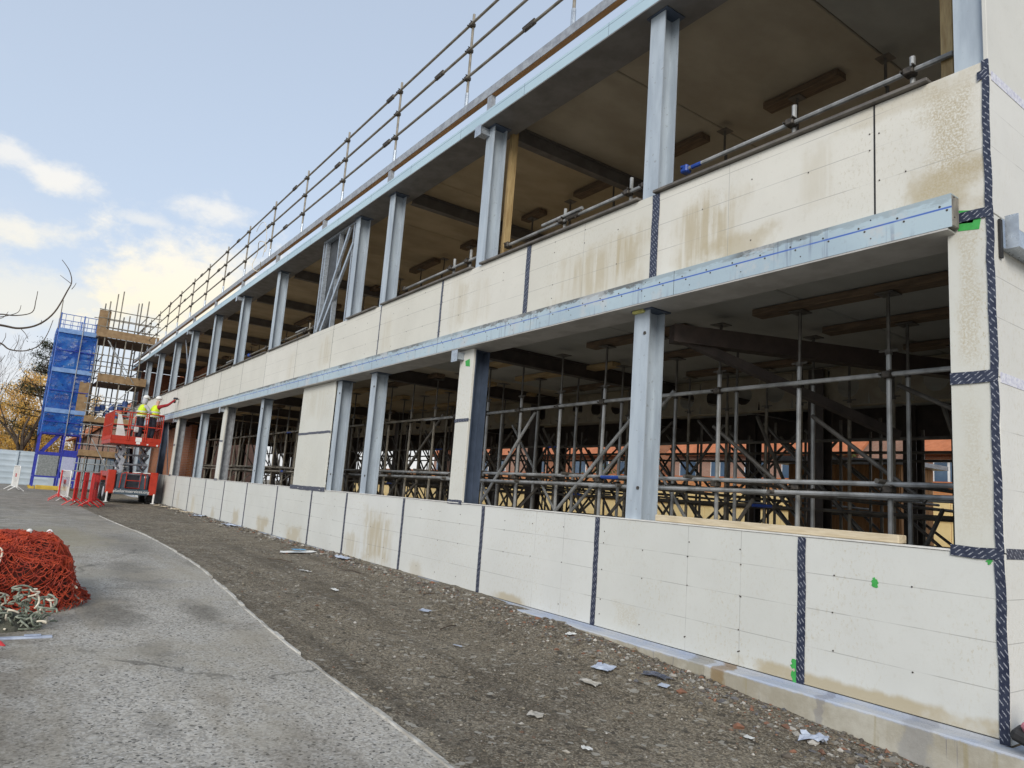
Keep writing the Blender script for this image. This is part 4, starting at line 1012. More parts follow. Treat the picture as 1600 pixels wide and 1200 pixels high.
# top guard frame
mb = MB()
for z in (8.75, 9.3):
    mb.tube([(XA, YA, z), (XA, YC, z)], .02, 5); mb.tube([(XB, YA, z), (XB, YC, z)], .02, 5); mb.tube([(XA, YA, z), (XB, YA, z)], .02, 5); mb.tube([(XA, YC, z), (XB, YC, z)], .02, 5)
for y in np.linspace(YA + .2, YC - .2, 5): mb.tube([(XA, y, 8.45), (XA, y, 9.3)], .014, 5); mb.tube([(XB, y, 8.45), (XB, y, 9.3)], .014, 5)
mb.build('top_guard', M_blue_lt, W)
mb = MB(); mb.tube([(XA, YA - .05, 8.5), (XA, YA - .05, 10.0)], .026, 5); mb.tube([(XB, YA, 8.5), (XB, YA, 9.7)], .026, 5); mb.build('tall_tube', M_tube_warm, W)
def netsheet(p0, u, v, n, m_, amp, nrm, seed):
    mb = MB(); p0, u, v, nrm = map(Vector, (p0, u, v, nrm)); vs = []
    for i in range(n + 1):
        for j in range(m_ + 1):
            a, b2 = i / n, j / m_; k = amp * (mnoise.noise(Vector((a * 4 + seed, b2 * 9, seed))) + .5 * mnoise.noise(Vector((a * 9, b2 * 22, seed + 5))))
            vs.append(p0 + u * a + v * b2 + nrm * (k + .03))
    mb.add(vs, [(i * (m_ + 1) + j, (i + 1) * (m_ + 1) + j, (i + 1) * (m_ + 1) + j + 1, i * (m_ + 1) + j + 1) for i in range(n) for j in range(m_)])
    return mb.build('debris_net', M_net, W, smooth=True)
netsheet((XA + .05, YA, 3.15), (0, YC - YA, 0), (0, 0, 5.2), 10, 26, .06, (1, 0, 0), 1)
netsheet((XB, YA - .05, 3.0), (XA - XB, 0, 0), (0, 0, 5.6), 8, 26, .07, (0, -1, 0), 2)
netsheet((XB - .03, YA, 3.1), (0, YC - YA, 0), (0, 0, 5.3), 8, 22, .06, (-1, 0, 0), 3)
for z in (4.15, 6.25, 8.30):
    mb = MB(); mb.bbox(XA + .10, YA - .02, z, XA + .14, YC + .02, z + .22, .005); mb.build('toe_board', mat('pale_blue_board', (.20, .33, .58), (.14, .25, .48), 4, .6) if z < 5 else MATS['pale_blue_board'], W)
for y in (YM, YC + .02):
    mb = MB(); mb.tube([(XA + .16, y, 3.0), (XA + .16, y, 8.9)], .022, 6); mb.build('tie_tube', M_tube, W)
for z in (3.7, 5.3, 7.4):
    mb = MB(); mb.tube([(XA + .14, YA, z), (XA + .14, YC, z)], .018, 6); mb.build('tie_tube', M_blue, W)
# yellow base timbers
mb = MB(); mb.bbox(-42.75, 1.45, .27, -42.5, 2.85, .48, .02); tag(mb.build('yellow_beam', M_yellow), 'yellow painted beam lying at the foot of the blue stair tower', 'beam')

# ---------------------------------------------------------------- hoarding at the far left
H = thing('site_hoarding', 'pale grey steel site hoarding behind the stair tower', 'hoarding', (-49.5, 0, .27))
y = -9.0
while y < 1.55:
    mb = MB()
    vs = []; n = 18; zt = 2.17 + random.uniform(-.01, .01)
    wv = 2.4
    prof = []
    for k in range(n + 1):
        z = .2 + (zt - .2) * k / n; prof.append((-49.5 + (.02 if k % 3 == 1 else 0.0), z))
    vs = [(px, y + .01, z) for px, z in prof] + [(px, y + wv - .01, z) for px, z in prof] + [(px - .03, y + .01, z) for px, z in prof] + [(px - .03, y + wv - .01, z) for px, z in prof]
    q = n + 1; fs = []
    for k in range(n): fs += [(k, q + k, q + k + 1, k + 1), (2 * q + k, 2 * q + k + 1, 3 * q + k + 1, 3 * q + k), (k, k + 1, 2 * q + k + 1, 2 * q + k), (q + k, 3 * q + k, 3 * q + k + 1, q + k + 1)]
    mb.add(vs, fs); mb.build('hoarding_panel', M_hoard, H)
    mb = MB(); mb.box(-49.47, y - .035, .2, -49.42, y + .035, zt); mb.build('hoarding_post', M_hoard, H); y += wv
H2 = thing('site_hoarding', 'white hoarding panels behind the tube scaffold at ground level', 'hoarding', (-48.6, 4, .27))
for y in (2.2, 3.7, 5.2):
    mb = MB(); mb.bbox(-48.7, y, .25, -48.62, y + 1.48, 2.0, .01); mb.build('hoarding_panel', M_hoard, H2)

# ---------------------------------------------------------------- barriers
def barrier(red=True, mesh=True):
    t = thing('pedestrian_barrier', '', 'barrier')
    m = M_red if red else M_white
    L, h = 1.95, 1.08; r = .021
    mb = MB(); mb.tube([(-L / 2, 0, .16), (-L / 2, 0, h - .08), (-L / 2 + .08, 0, h), (L / 2 - .08, 0, h), (L / 2, 0, h - .08), (L / 2, 0, .16), (-L / 2, 0, .16)], r, 7); child(mb, 'frame', m, t)
    bm_ = MB(); bm_.tube([(0, 0, .16), (0, 0, h)], .008, 5); me = bm_.mesh('bar', m)
    for k in range(14):
        o = bpy.data.objects.new('bar', me); COL.objects.link(o); o.parent = t; o.location = (-L / 2 + L * (k + 1) / 15, 0, 0)
    for sx in (-1, 1):
        mb = MB(); mb.tube([(sx * .72, 0, .22), (sx * .74, -.30, .0)], .019, 6); mb.tube([(sx * .72, 0, .22), (sx * .74, .30, .0)], .019, 6); mb.tube([(sx * .72, 0, .16), (sx * .72, 0, .5)], .022, 6); child(mb, 'foot', m, t)
    mb = MB(); mb.box(-.34, -.012, .55, .34, .012, .80) if red else mb.box(-.2, -.01, .6, .2, .01, .75)
    child(mb, 'panel', m if red else M_red, t)
    return t
BR = barrier(True); BW = barrier(False)
BARS = [(-27.9, 2.62, -.20, BR, 'red barrier nearest the camera in the nested row before the scissor lift'),
        (-28.3, 2.38, -.14, BR, 'second red barrier of the nested row, just behind the nearest one'),
        (-28.2, 2.12, -.12, BR, 'red barrier at the left front of the nested row'),
        (-28.7, 2.74, -.16, BR, 'red barrier at the back of the nested row by the scissor lift wheel'),
        (-31.2, 1.95, .10, BW, 'white framed barrier standing behind the red ones at the tower foot'),
        (-31.0, 1.80, -.05, BR, 'lone red barrier leaning left of the white framed one'),
        (-39.2, .55, .10, BW, 'white barrier with red panel standing alone by the pale hoarding')]
used = set()
for x, y, rz, proto, lab in BARS:
    o = proto if proto not in used else copy_tree(proto); used.add(proto)
    o.location = (x, y, gz(x, y) + .012); o.rotation_euler = (0, 0, rz); o['label'] = lab; o['group'] = 'barriers standing on the yard'
mb = MB(); mb.tube([(-7.35, -.02, .24), (-7.05, .19, .17), (-6.98, .22, .15)], .02, 7)
tag(mb.build('red_tube', M_red), 'short red tube at the left edge below the rope heap', 'tube')
mb = MB(); mb.bbox(-13.6, -.38, .28, -13.3, -.12, .36, .02); tag(mb.build('red_block', M_red), 'small red block on the ground beyond the net heap', 'block')

# ---------------------------------------------------------------- scissor lift
LX0, LX1, LY0, LY1 = -31.6, -34.6, 3.35, 5.12
L_ = thing('scissor_lift', 'orange rough terrain scissor lift raised beside the facade', 'scissor lift', (-33, 4.2, .28))
mb = MB(); mb.bbox(LX1, LY0 + .25, .72, LX0 - .15, LY1 - .25, 1.35, .03); mb.build('chassis', M_lift_dark, L_)
for y in (LY0, LY1 - .28):
    mb = MB(); mb.bbox(LX0 - .55, y, .62, LX0, y + .28, 1.52, .03); mb.bbox(LX1, y, .70, LX1 + .6, y + .28, 1.45, .03); mb.bbox(LX1 + .55, y + .02, 1.25, LX0 - .5, y + .26, 1.45, .02); mb.build('side_pod', M_orange, L_)
    mb = MB(); yy = LY0 + .33 if y == LY0 else LY1 - .66
    mb.bbox(LX0 - .10, yy, .82, LX0 - .04, yy + .33, 1.42, .03); mb.build('engine_cover', M_plate, L_)
mb = MB(); mb.bbox(LX0 - .08, LY0 + .28, .60, LX0 + .02, LY1 - .28, .83, .015); bump_ = mb.build('bumper', M_plate, L_)
# lettering on the bumper
fc = bpy.data.curves.new('lettering', 'FONT'); fc.body = 'platformservices.org'; fc.size = .155; fc.align_x = 'CENTER'; fc.extrude = .002
fo = bpy.data.objects.new('tmp', fc); COL.objects.link(fo); bpy.context.view_layer.update()
tm = bpy.data.meshes.new_from_object(fo.evaluated_get(bpy.context.evaluated_depsgraph_get())); bpy.data.objects.remove(fo)
tm.materials.clear(); tm.materials.append(M_white)
lo_ = bpy.data.objects.new('lettering', tm); COL.objects.link(lo_); lo_.rotation_euler = (PI / 2, 0, PI / 2); lo_.location = (LX0 + .024, (LY0 + LY1) / 2, .685)
lo_.parent = bump_; lo_.location = Vector(lo_.location) - world_loc(bump_)
mb = MB()
yc = (LY0 + LY1) / 2
for y0, y1, z0, z1 in ((yc - .25, yc + .25, .86, 1.44), (yc - .25, yc + .25, .86, 1.15)):
    mb.tube([(LX0 + .05, y0, z0), (LX0 + .05, y0, z1), (LX0 + .05, y1, z1), (LX0 + .05, y1, z0), (LX0 + .05, y0, z0)], .02, 6)
mb.tube([(LX0 + .02, yc - .45, .85), (LX0 + .04, yc - .42, 1.40), (LX0 + .04, yc - .25, 1.46)], .02, 6); mb.tube([(LX0 + .02, yc + .45, .85), (LX0 + .04, yc + .42, 1.40), (LX0 + .04, yc + .25, 1.46)], .02, 6)
mb.build('tube_guard', M_orange, L_)
mb = MB(); mb.lathe([(.05, 0), (.05, .012)], (LX0 - .035, LY1 - .45, 1.32), 12, 'x'); mb.box(LX0 - .05, yc + .0, 1.47, LX0 + .07, yc + .22, 1.50); mb.box(LX0 - .1, LY1 - .55, 1.46, LX0 + .01, LY1 - .3, 1.49); mb.build('white_sticker', M_white, L_)
for x in (LX0 - .62, LX1 + .7):
    for y in (LY0 - .02, LY1 - .26):
        mb = MB(); mb.lathe([(.12, 0), (.30, .0), (.40, .05), (.41, .14), (.40, .23), (.30, .28), (.12, .28)], (x, y, .66), 22, 'y'); wl = mb.build('wheel', M_black, L_)
        mb = MB(); mb.lathe([(.05, -.01), (.2, -.01), (.22, .03)], (x, y - .004, .66), 14, 'y'); mb.build('rim', M_greycloth, wl)
        mb = MB()
        for k in range(18):
            a = 2 * PI * k / 18; c = Vector((x + .405 * math.cos(a), y + .14, .66 + .405 * math.sin(a)))
            mb.bar(c + Vector((0, -.12, 0)), c + Vector((math.sin(a) * -.06, .12, math.cos(a) * .06)), .04, .03, up=(math.cos(a), 0, math.sin(a)))
        mb.build('tread', M_black, wl)
for y in (LY0 + .06, LY1 - .06):
    mb = MB(); mb.tube([(LX0 - .02, y, .30), (LX0 - .02, y, .68)], .035, 8); mb.lathe([(.09, 0), (.09, .02)], (LX0 - .02, y, .29), 10); mb.build('stabiliser', M_white, L_)
# scissor arms
zb, zt_, nl = 1.4, 2.52, 3; hgt = (zt_ - zb) / nl
for y in (LY0 + .42, LY1 - .48):
    for k in range(nl):
        za, zc2 = zb + k * hgt, zb + (k + 1) * hgt
        mb = MB(); mb.bar((LX0 - .45, y, za), (LX1 + .5, y, zc2), .05, .13); mb.build('scissor_arm', M_lift_grey, L_)
        mb = MB(); mb.bar((LX0 - .45, y + .07, zc2), (LX1 + .5, y + .07, za), .05, .13); mb.build('scissor_arm', M_lift_grey if k != 1 else M_lift_dark, L_)
        mb = MB(); mb.tube([((LX0 + LX1) / 2, y - .05, (za + zc2) / 2), ((LX0 + LX1) / 2, y + .12, (za + zc2) / 2)], .05, 8); mb.build('pivot_pin', M_white, L_)
for k in range(nl + 1):
    mb = MB(); mb.tube([(LX0 - .45, LY0 + .4, zb + k * hgt), (LX0 - .45, LY1 - .4, zb + k * hgt)], .04, 7); mb.build('cross_tube', M_lift_grey, L_)
mb = MB(); mb.bar((LX0 - .9, yc, 1.45), (LX1 + 1.1, yc, 2.4), .12, .12); mb.build('hydraulic_ram', M_lift_dark, L_)
# end plates of the arm stack, as they face the yard
for k in range(nl):
    mb = MB(); z = zb + k * hgt; s = 1 if k % 2 else -1
    mb.prism([(LY0 + .30 + .04 * s, z), (LY0 + .46 + .04 * s, z - .03), (LY0 + .55, z + hgt * .5), (LY0 + .42 - .04 * s, z + hgt), (LY0 + .28 - .04 * s, z + hgt * .95), (LY0 + .40, z + hgt * .5)], 'x', LX0 - .44, LX0 - .40); mb.build('arm_end_plate', mat('light_arm_grey', (.45, .47, .52), (.32, .34, .38), 5, .4, .2) if k == 0 else MATS['light_arm_grey'], L_)
# platform
PX0, PX1, PY0, PY1, PZ = -31.45, -34.5, 3.22, 4.98, 2.70
mb = MB(); mb.bbox(PX1, PY0, PZ - .16, PX0, PY1, PZ + .0, .012); deck = mb.build('platform_deck', M_orange, L_)
mb = MB(); mb.box(PX1, PY0, PZ, PX1 + .02, PY1, PZ + .16); mb.box(PX0 - .02, PY0, PZ, PX0, PY1, PZ + .16); mb.box(PX1, PY0, PZ + .001, PX0, PY0 + .02, PZ + .16); mb.box(PX1, PY1 - .02, PZ + .001, PX0, PY1, PZ + .16); mb.build('toe_plate', M_orange, L_)
mb = MB(); mb.box(PX0 + .002, 4.08, PZ - .02, PX0 + .012, 4.30, PZ + .14); mb.box(PX0 + .002, 4.12, PZ - .12, PX0 + .012, 4.26, PZ - .03); mb.build('white_sticker', M_white, L_)
mb = MB(); mb.box(PX0 + .002, 4.50, PZ - .13, PX0 + .012, 4.56, PZ - .08); mb.box(PX0 + .002, 4.85, PZ - .14, PX0 + .012, 4.91, PZ - .08); mb.build('white_sticker', M_white, L_)
PTZ = PZ + 1.1
def rail(p, q, r=.022):
    mb = MB(); mb.tube([p, q], r, 7); mb.build('guard_rail', M_orange, L_)
for z in (PZ + .58, PTZ):
    rail((PX0, PY0, z), (PX0, PY1, z)); rail((PX1, PY0, z), (PX1, PY1, z)); rail((PX0, PY0, z), (PX1, PY0, z)); rail((PX0, PY1, z), (PX1, PY1, z))
for y in (PY0, PY0 + .55, PY0 + .62, PY0 + 1.15, PY0 + 1.22, PY1): rail((PX0, y, PZ), (PX0, y, PTZ)); rail((PX1, y, PZ), (PX1, y, PTZ))
for x in np.linspace(PX0, PX1, 8)[1:-1]: rail((x, PY0, PZ), (x, PY0, PTZ)); rail((x, PY1, PZ), (x, PY1, PTZ))
mb = MB(); mb.prism([(3.42, PZ + .02), (3.80, PZ + .02), (3.52, PZ + 1.0), (3.40, PZ + 1.02)], 'x', -31.9, -31.86); tag(mb.build('board_offcut', M_white), 'white triangular board offcut standing inside the orange lift basket', 'board')
mb = MB(); mb.bbox(-31.85, 4.02, PZ + .35, -31.75, 4.2, PZ + .62, .03); tag(mb.build('white_bag', M_white), 'white bag hanging on the orange lift basket rail', 'bag')

# ---------------------------------------------------------------- people
def skin(name, chains, m, sub=1):
    """chains: lists of (point, radius); chains share vertices by identical coordinates"""
    me = bpy.data.meshes.new(name); idx = {}; vs = []; rs = []; es = []
    for ch in chains:
        prev = None
        for p, r in ch:
            kx = tuple(round(c, 4) for c in p)
            if kx not in idx: idx[kx] = len(vs); vs.append(p); rs.append(r)
            if prev is not None and prev != idx[kx]: es.append((prev, idx[kx]))
            prev = idx[kx]
    me.from_pydata(vs, es, []); o = bpy.data.objects.new(name, me); COL.objects.link(o)
    md = o.modifiers.new('s', 'SKIN'); md.use_smooth_shade = True
    for i, r in enumerate(rs):
        r2 = r if isinstance(r, tuple) else (r, r); me.skin_vertices[0].data[i].radius = r2
    me.skin_vertices[0].data[0].use_root = True
    o.modifiers.new('d', 'SUBSURF').levels = sub
    bpy.context.view_layer.update()
    nm = bpy.data.meshes.new_from_object(o.evaluated_get(bpy.context.evaluated_depsgraph_get())); bpy.data.objects.remove(o)
    nm.materials.clear(); nm.materials.append(m); nm.name = name
    r = bpy.data.objects.new(name, nm); COL.objects.link(r); return r

def person(label, loc, rz, armR, armL, sleeve, hood, lean=.0):
    """local: faces +y, z up from the feet; arms are (elbow, hand) points"""
    t = thing('person', label, 'person', loc, rz)
    pel = (0, 0, .95); ch = (0, lean * .6, 1.32); nk = (0, lean, 1.50); hd0 = (0, lean + .015, 1.60); hd1 = (0, lean + .03, 1.72)
    hipL, hipR = (-.10, 0, .90), (.10, 0, .90); shL, shR = (-.22, lean * .9, 1.43), (.22, lean * .9, 1.43)
    legs = [[(pel, .13), (h, .095), ((h[0] * 1.25, .02, .50), .065), ((h[0] * 1.35, -.01, .09), .045), ((h[0] * 1.5, .14, .04), .04)] for h in (hipL, hipR)]
    body = [[(pel, .13), ((0, lean * .3, 1.12), .125), (ch, .145), (nk, .06), (hd0, .075), (hd1, .085)]] + legs
    for sh, (el, ha) in ((shL, armL), (shR, armR)):
        e, h_ = Vector(el), Vector(ha); d = (h_ - e).normalized()
        body.append([(ch, .145), (sh, .065), (el, .045), (tuple(h_ - d * .09), .03), (ha, .035)])
        side = d.cross(Vector((0, 0, 1))); side = side.normalized() if side.length > .1 else Vector((1, 0, 0))
        for k, (o_, l_) in enumerate(((-.03, .065), (-.01, .08), (.01, .075), (.03, .06))):
            b0 = h_ + side * o_ + d * .02; body.append([(ha, .035), (tuple(b0 + d * .02), .010), (tuple(b0 + d * l_ * .6 - Vector((0, 0, .01))), .009), (tuple(b0 + d * l_ - Vector((0, 0, .03))), .008)])
        body.append([(ha, .035), (tuple(h_ - side * .045 + d * .0), .011), (tuple(h_ - side * .055 + d * .045), .009)])
    o = skin('body', body, M_skin); o.parent = t
    o = skin('trousers', [[((0, lean * .2, 1.10), .15), ((0, 0, 1.0), .165), ((0, 0, .93), .165)]] + [[((0, 0, .93), .165), (h, .125), ((h[0] * 1.25, .02, .50), .092), ((h[0] * 1.35, -.01, .13), .078)] for h in (hipL, hipR)], M_navy); o.parent = t
    jk = [[((0, lean * .2, 1.02), .15), ((0, lean * .3, 1.14), .145), (ch, .16), ((0, lean * .95, 1.47), .085)]]
    for sh, (el, ha) in ((shL, armL), (shR, armR)):
        e, h_ = Vector(el), Vector(ha); jk.append([(ch, .16), (sh, .08), (el, .06), (tuple(h_ - (h_ - e).normalized() * .08), .043)])
    o = skin('jacket', jk, sleeve); o.parent = t
    o = skin('vest', [[((0, lean * .2, .90), (.235, .20)), ((0, lean * .3, 1.14), (.235, .20)), (ch, (.245, .205)), ((0, lean * .85, 1.44), .15)], [(ch, (.245, .205)), ((-.18, lean * .9, 1.45), .10)], [(ch, (.245, .205)), ((.18, lean * .9, 1.45), .10)]], M_hivis); o.parent = t
    for z, r in ((1.03, .215), (1.20, .218)):
        mb = MB(); mb.lathe([(r * .98, -.03), (r * 1.02, -.03), (r * 1.02, .03), (r * .98, .03)], (0, lean * .35, z), 18); q = child(mb, 'reflective_band', M_reflect, t); q.scale = (1.0, .96, 1)
    for h in (hipL, hipR):
        o = skin('boot', [[((h[0] * 1.35, -.03, .10), .06), ((h[0] * 1.4, .0, .05), .055), ((h[0] * 1.5, .15, .04), .045)]], M_black); o.parent = t
    hc = Vector(hd1) + Vector((0, 0, -.01))
    mb = MB()
    prof = [(.118, .0)] + [(.125 * math.cos(a), .02 + .125 * math.sin(a)) for a in np.linspace(0.05, PI / 2 - .1, 7)]
    mb.lathe(prof, tuple(hc + Vector((0, 0, .04))), 18); child(mb, 'helmet', M_white, t, smooth=True)
    mb = MB(); mb.prism([(.10 * math.cos(a), hc.y + .07 + .12 * math.sin(a)) for a in np.linspace(0, PI, 9)], 'z', hc.z + .035, hc.z + .048); child(mb, 'helmet_peak', M_white, t)
    if hood:
        o = skin('hood', [[((0, lean - .02, 1.47), .10), ((0, lean - .005, 1.60), .118), ((0, lean + .0, 1.71), .122), ((0, lean + .01, 1.77), .10)]], M_greycloth); o.parent = t
    # face
    mb = MB(); f = Vector((0, hd1[1] + .085, hd1[2] - .03))
    mb.prism([(f.y - .01, f.z - .02), (f.y + .025, f.z - .015), (f.y - .005, f.z + .03)], 'x', -.012, .012); child(mb, 'nose', M_skin, t)
    mb = MB()
    for sx in (-1, 1): mb.lathe([(.004, 0), (.012, .004), (.012, .01)], (sx * .032, f.y - .012, f.z + .03), 8, 'y')
    child(mb, 'eyes', M_lift_dark, t)
    mb = MB(); mb.box(-.022, f.y - .016, f.z - .05, .022, f.y - .004, f.z - .043); child(mb, 'mouth', M_redcloth, t)
    return t
person('worker in grey hood and yellow vest standing behind the red sleeved one', (-31.85, 4.20, PZ), .25, ((.30, .18, 1.20), (.22, .42, 1.12)), ((-.32, .05, 1.18), (-.30, -.10, .98)), M_greycloth, True, .07)
person('worker in red sleeves and white helmet reaching a drill to the facade', (-31.75, 4.62, PZ + .02), .30, ((.27, .40, 1.55), (.20, .74, 1.86)), ((-.26, .22, 1.15), (-.12, .45, 1.08)), M_redcloth, False, .10)
mb = MB(); mb.bbox(-31.86, 5.28, PZ + 1.84, -31.72, 5.44, PZ + 1.93, .02); mb.tube([(-31.8, 5.42, PZ + 1.88), (-31.8, 5.49, PZ + 1.88)], .02, 8); mb.bbox(-31.84, 5.30, PZ + 1.70, -31.76, 5.38, PZ + 1.84, .015)
tag(mb.build('power_drill', M_lift_dark), 'dark power drill held up against the spandrel by the red sleeved worker', 'drill')

# ---------------------------------------------------------------- net and rope heaps
def lump(P, seed, r):
    return r * (1 + .10 * mnoise.noise(P * 1.6 + Vector((seed, 0, 0))) + .07 * mnoise.noise(P * 3.7 + Vector((0, seed, 0))) + .04 * mnoise.noise(P * 8))
def heap_point(u, v, seed, c, sx, sy, sz, off=0):
    d = Vector((math.cos(u) * math.cos(v), math.sin(u) * math.cos(v), math.sin(v)))
    q = Vector([k / (abs(d.x) ** 5 + abs(d.y) ** 5 + abs(d.z) ** 5) ** .2 for k in d])
    rr = lump(d, seed, 1.0) + off; fl = 1.0 + .30 * max(0.0, 1 - q.z) ** 2.2 * (.6 + mnoise.noise(d * 2.3 + Vector((2, 7, 1))))
    return Vector((c[0] + q.x * sx * rr * fl, c[1] + q.y * sy * rr * fl, c[2] + q.z * sz * rr * (1 + .16 * mnoise.noise(Vector((q.x * 1.7, q.y * 1.7, 4))))))
NC = (-9.0, -.08, .15)
N_ = thing('debris_net_heap', 'bundled heap of orange red debris netting on the tarmac', 'net heap', (NC[0], NC[1], .12))
mb = MB(); nu, nv = 48, 22; vs = []
for j in range(nv + 1):
    for i in range(nu): vs.append(heap_point(2 * PI * i / nu, -.15 + (PI / 2 + .15) * j / nv, 4, NC, .76, .78, .64, -.05))
mb.add(vs, [(j * nu + i, j * nu + (i + 1) % nu, (j + 1) * nu + (i + 1) % nu, (j + 1) * nu + i) for j in range(nv) for i in range(nu)])
mb.build('bundle', M_netdark, N_, smooth=True)
for layer in range(3):
    mb = MB(); nu2, nv2 = 104 - 10 * layer, 46; P = {}
    rg = random.Random(layer)
    for j in range(nv2 + 1):
        for i in range(nu2):
            u = 2 * PI * (i + .5 * (j % 2)) / nu2; v = -.08 + (PI / 2 + .02) * j / nv2
            u2 = u + .35 * mnoise.noise(Vector((u * 1.3, v * 2, layer * 9))) + rg.uniform(-.02, .02); v2 = v + .22 * mnoise.noise(Vector((u * 1.5, v * 2, layer * 5 + 3))) + rg.uniform(-.02, .02)
            P[i, j] = heap_point(u2, max(v2, -.12), 4, NC, .76, .78, .64, .02 * layer + rg.uniform(-.03, .03))
    for j in range(nv2):
        for i in range(nu2):
            a = P[i, j]
            for t_ in (P[(i + (j % 2)) % nu2, j + 1], P[(i - 1 + (j % 2)) % nu2, j + 1]):
                if (a - t_).length < .3 and rg.random() < .93:
                    mid = (a + t_) / 2 - Vector((0, 0, .01)); mb.tube([a, mid, t_], .0034, 3, caps=False)
    mb.build('netting', M_netred, N_, kind='stuff')
def rope(path, r, m, parent, name='rope'):
    mb = MB(); mb.tube(path, r, 6); return mb.build(name, m, parent, smooth=True)
def on_heap(uv, off=.05):
    return [heap_point(u, v, 4, NC, .76, .78, .64, off + .02 * math.sin(9 * u)) for u, v in uv]
def smooth_path(pts, n=8):
    out = []
    P = [Vector(p) for p in pts]; P = [P[0]] + P + [P[-1]]
    for i in range(1, len(P) - 2):
        for k in range(n):
            t = k / n; a, b, c, d = P[i - 1], P[i], P[i + 1], P[i + 2]
            out.append(.5 * ((2 * b) + (c - a) * t + (2 * a - 5 * b + 4 * c - d) * t * t + (3 * b - a - 3 * c + d) * t ** 3))
    return out + [P[-2]]
for uv in (((-1.0, .75), (-.5, .85), (-.1, .95), (.25, .75), (.15, .45)), ((-.9, .45), (-.45, .4), (-.1, .5), (.2, .42)), ((.1, .35), (.35, .28), (.2, .12), (-.15, .1)), ((.9, .3), (1.1, .35), (1.15, .2), (1.0, .15)), ((-1.2, 1.1), (-.6, 1.25), (.4, 1.3))):
    rope(smooth_path(on_heap(uv, .035)), .010, M_rope, N_, 'border_rope')
for u, v in ((1.3, .95), (1.75, 1.0), (2.3, 1.0)):
    mb = MB(); p = heap_point(u, v, 4, NC, .76, .78, .64, .05); mb.lathe([(.01, -.02), (.025, -.015), (.03, .012), (.012, .03)], p, 8); mb.build('net_float', M_white, N_)
RC = (-7.62, .22, .14)
R_ = thing('rope_heap', 'tangled heap of grey green rope in front of the orange nets', 'rope heap', RC)
rg = random.Random(5)
for k in range(120):
    c = Vector((RC[0] + rg.uniform(-.22, .22), RC[1] + rg.uniform(-.45, .30), 0)); hh = .27 * max(.15, 1 - ((c.x - RC[0]) / .32) ** 2 - ((c.y - RC[1]) / .6) ** 2)
    c.z = .20 + rg.uniform(.0, hh); pts = []; q = c.copy(); d = Vector((rg.uniform(-1, 1), rg.uniform(-1, 1), rg.uniform(-.3, .5)))
    for s in range(9):
        d = (d + Vector((rg.uniform(-1, 1), rg.uniform(-1, 1), rg.uniform(-.8, .7))) * .9).normalized(); q = q + d * .05
        q = c + (q - c) * min(1, .12 / max((q - c).length, .01)); q.z = min(max(q.z, .20), .21 + hh + .07); pts.append(q.copy())
    rope(smooth_path(pts, 4), .0085, M_rope_green if k % 7 else M_rope, R_)
mb = MB(); mb.lathe([(.24, 0), (.22, .06), (.15, .13), (.05, .17)], (RC[0] - .02, RC[1] - .02, .15), 16); mb.build('bundle', mat('dark_rope_mass', (.10, .10, .075), (.05, .05, .04), 12, .9, 0, .6, 25), R_)
mb = MB(); mb.bbox(-7.24, .18, .165, -7.17, .55, .185, .006); mb.bbox(-7.25, .35, .185, -7.20, .47, .195, .004); o = mb.build('plastic_strip', M_paper)
tag(o, 'pale blue grey plastic strip lying in front of the rope heap', 'strip')

# ---------------------------------------------------------------- litter
def litter(x, y, sx, sy, m, label, crump=.02, rz=None, cat='litter', n=6):
    if x > -8: sx *= .52; sy *= .55; crump *= .45
    mb = MB(); vs = []; sd = random.uniform(0, 99); an = random.uniform(0, PI) if rz is None else rz
    for i in range(n + 1):
        for j in range(n + 1):
            a, b2 = i / n - .5, j / n - .5
            e = .12 * mnoise.noise(Vector((i * .7, j * .7, sd))); px, py = (a + e * (abs(a) > .3)) * sx, (b2 + e * (abs(b2) > .3)) * sy
            wx, wy = x + px * math.cos(an) - py * math.sin(an), y + px * math.sin(an) + py * math.cos(an)
            vs.append((wx, wy, gz(wx, wy) + bumps(wx, wy) + .018 + crump * (.6 + mnoise.noise(Vector((i * 1.1, j * 1.1, sd))) + .6 * mnoise.noise(Vector((i * 2.7, j * 2.7, sd))))))
    q = n + 1
    mb.add(vs, [(i * q + j, (i + 1) * q + j, (i + 1) * q + j + 1, i * q + j + 1) for i in range(n) for j in range(n)])
    o = mb.build(name_of(cat), m); tag(o, label, cat, 'litter on the bare ground'); return o
def name_of(c): return c.replace(' ', '_')
o = litter(-13.55, 4.78, .62, .40, M_white, 'flat white paper sheet with blue print near the low wall', .008, 1.45, 'paper sheet')
mb = MB(); mb.box(-13.63, 4.68, gz(-13.5, 4.7) + .052, -13.47, 4.92, gz(-13.5, 4.7) + .056); q = mb.build('blue_print', M_blueink, o)
litter(-12.4, 5.2, .5, .16, M_paper, 'pale strip of film against the wall foot beyond the printed sheet', .03, .1, 'plastic strip')
litter(-20.3, 5.25, .75, .25, M_paper, 'pale blue plastic strip at the wall foot near the fourth column', .03, .3, 'plastic strip')
litter(-24.2, 5.25, .7, .22, M_paper, 'bluish plastic strip at the wall foot farther along', .03, .2, 'plastic strip')
litter(-7.7, 4.35, .26, .16, M_paper, 'small grey blue scrap in the middle of the bare ground', .012, .5, 'scrap')
litter(-4.95, 4.68, .36, .26, M_paper, 'crumpled pale blue polythene by the rubble strip', .05, .3, 'polythene')
litter(-4.75, 4.35, .34, .18, mat('dull_film', (.42, .40, .36), (.30, .28, .24), 9, .6), 'dull crumpled film left of the blue polythene', .03, .2, 'film')
litter(-4.35, 4.82, .17, .14, M_paper, 'light blue card scrap next to the rubble', .008, .3, 'card')
litter(-4.55, 4.95, .5, .2, M_polyth, 'dark wet polythene scrap lying along the rubble', .04, .1, 'polythene')
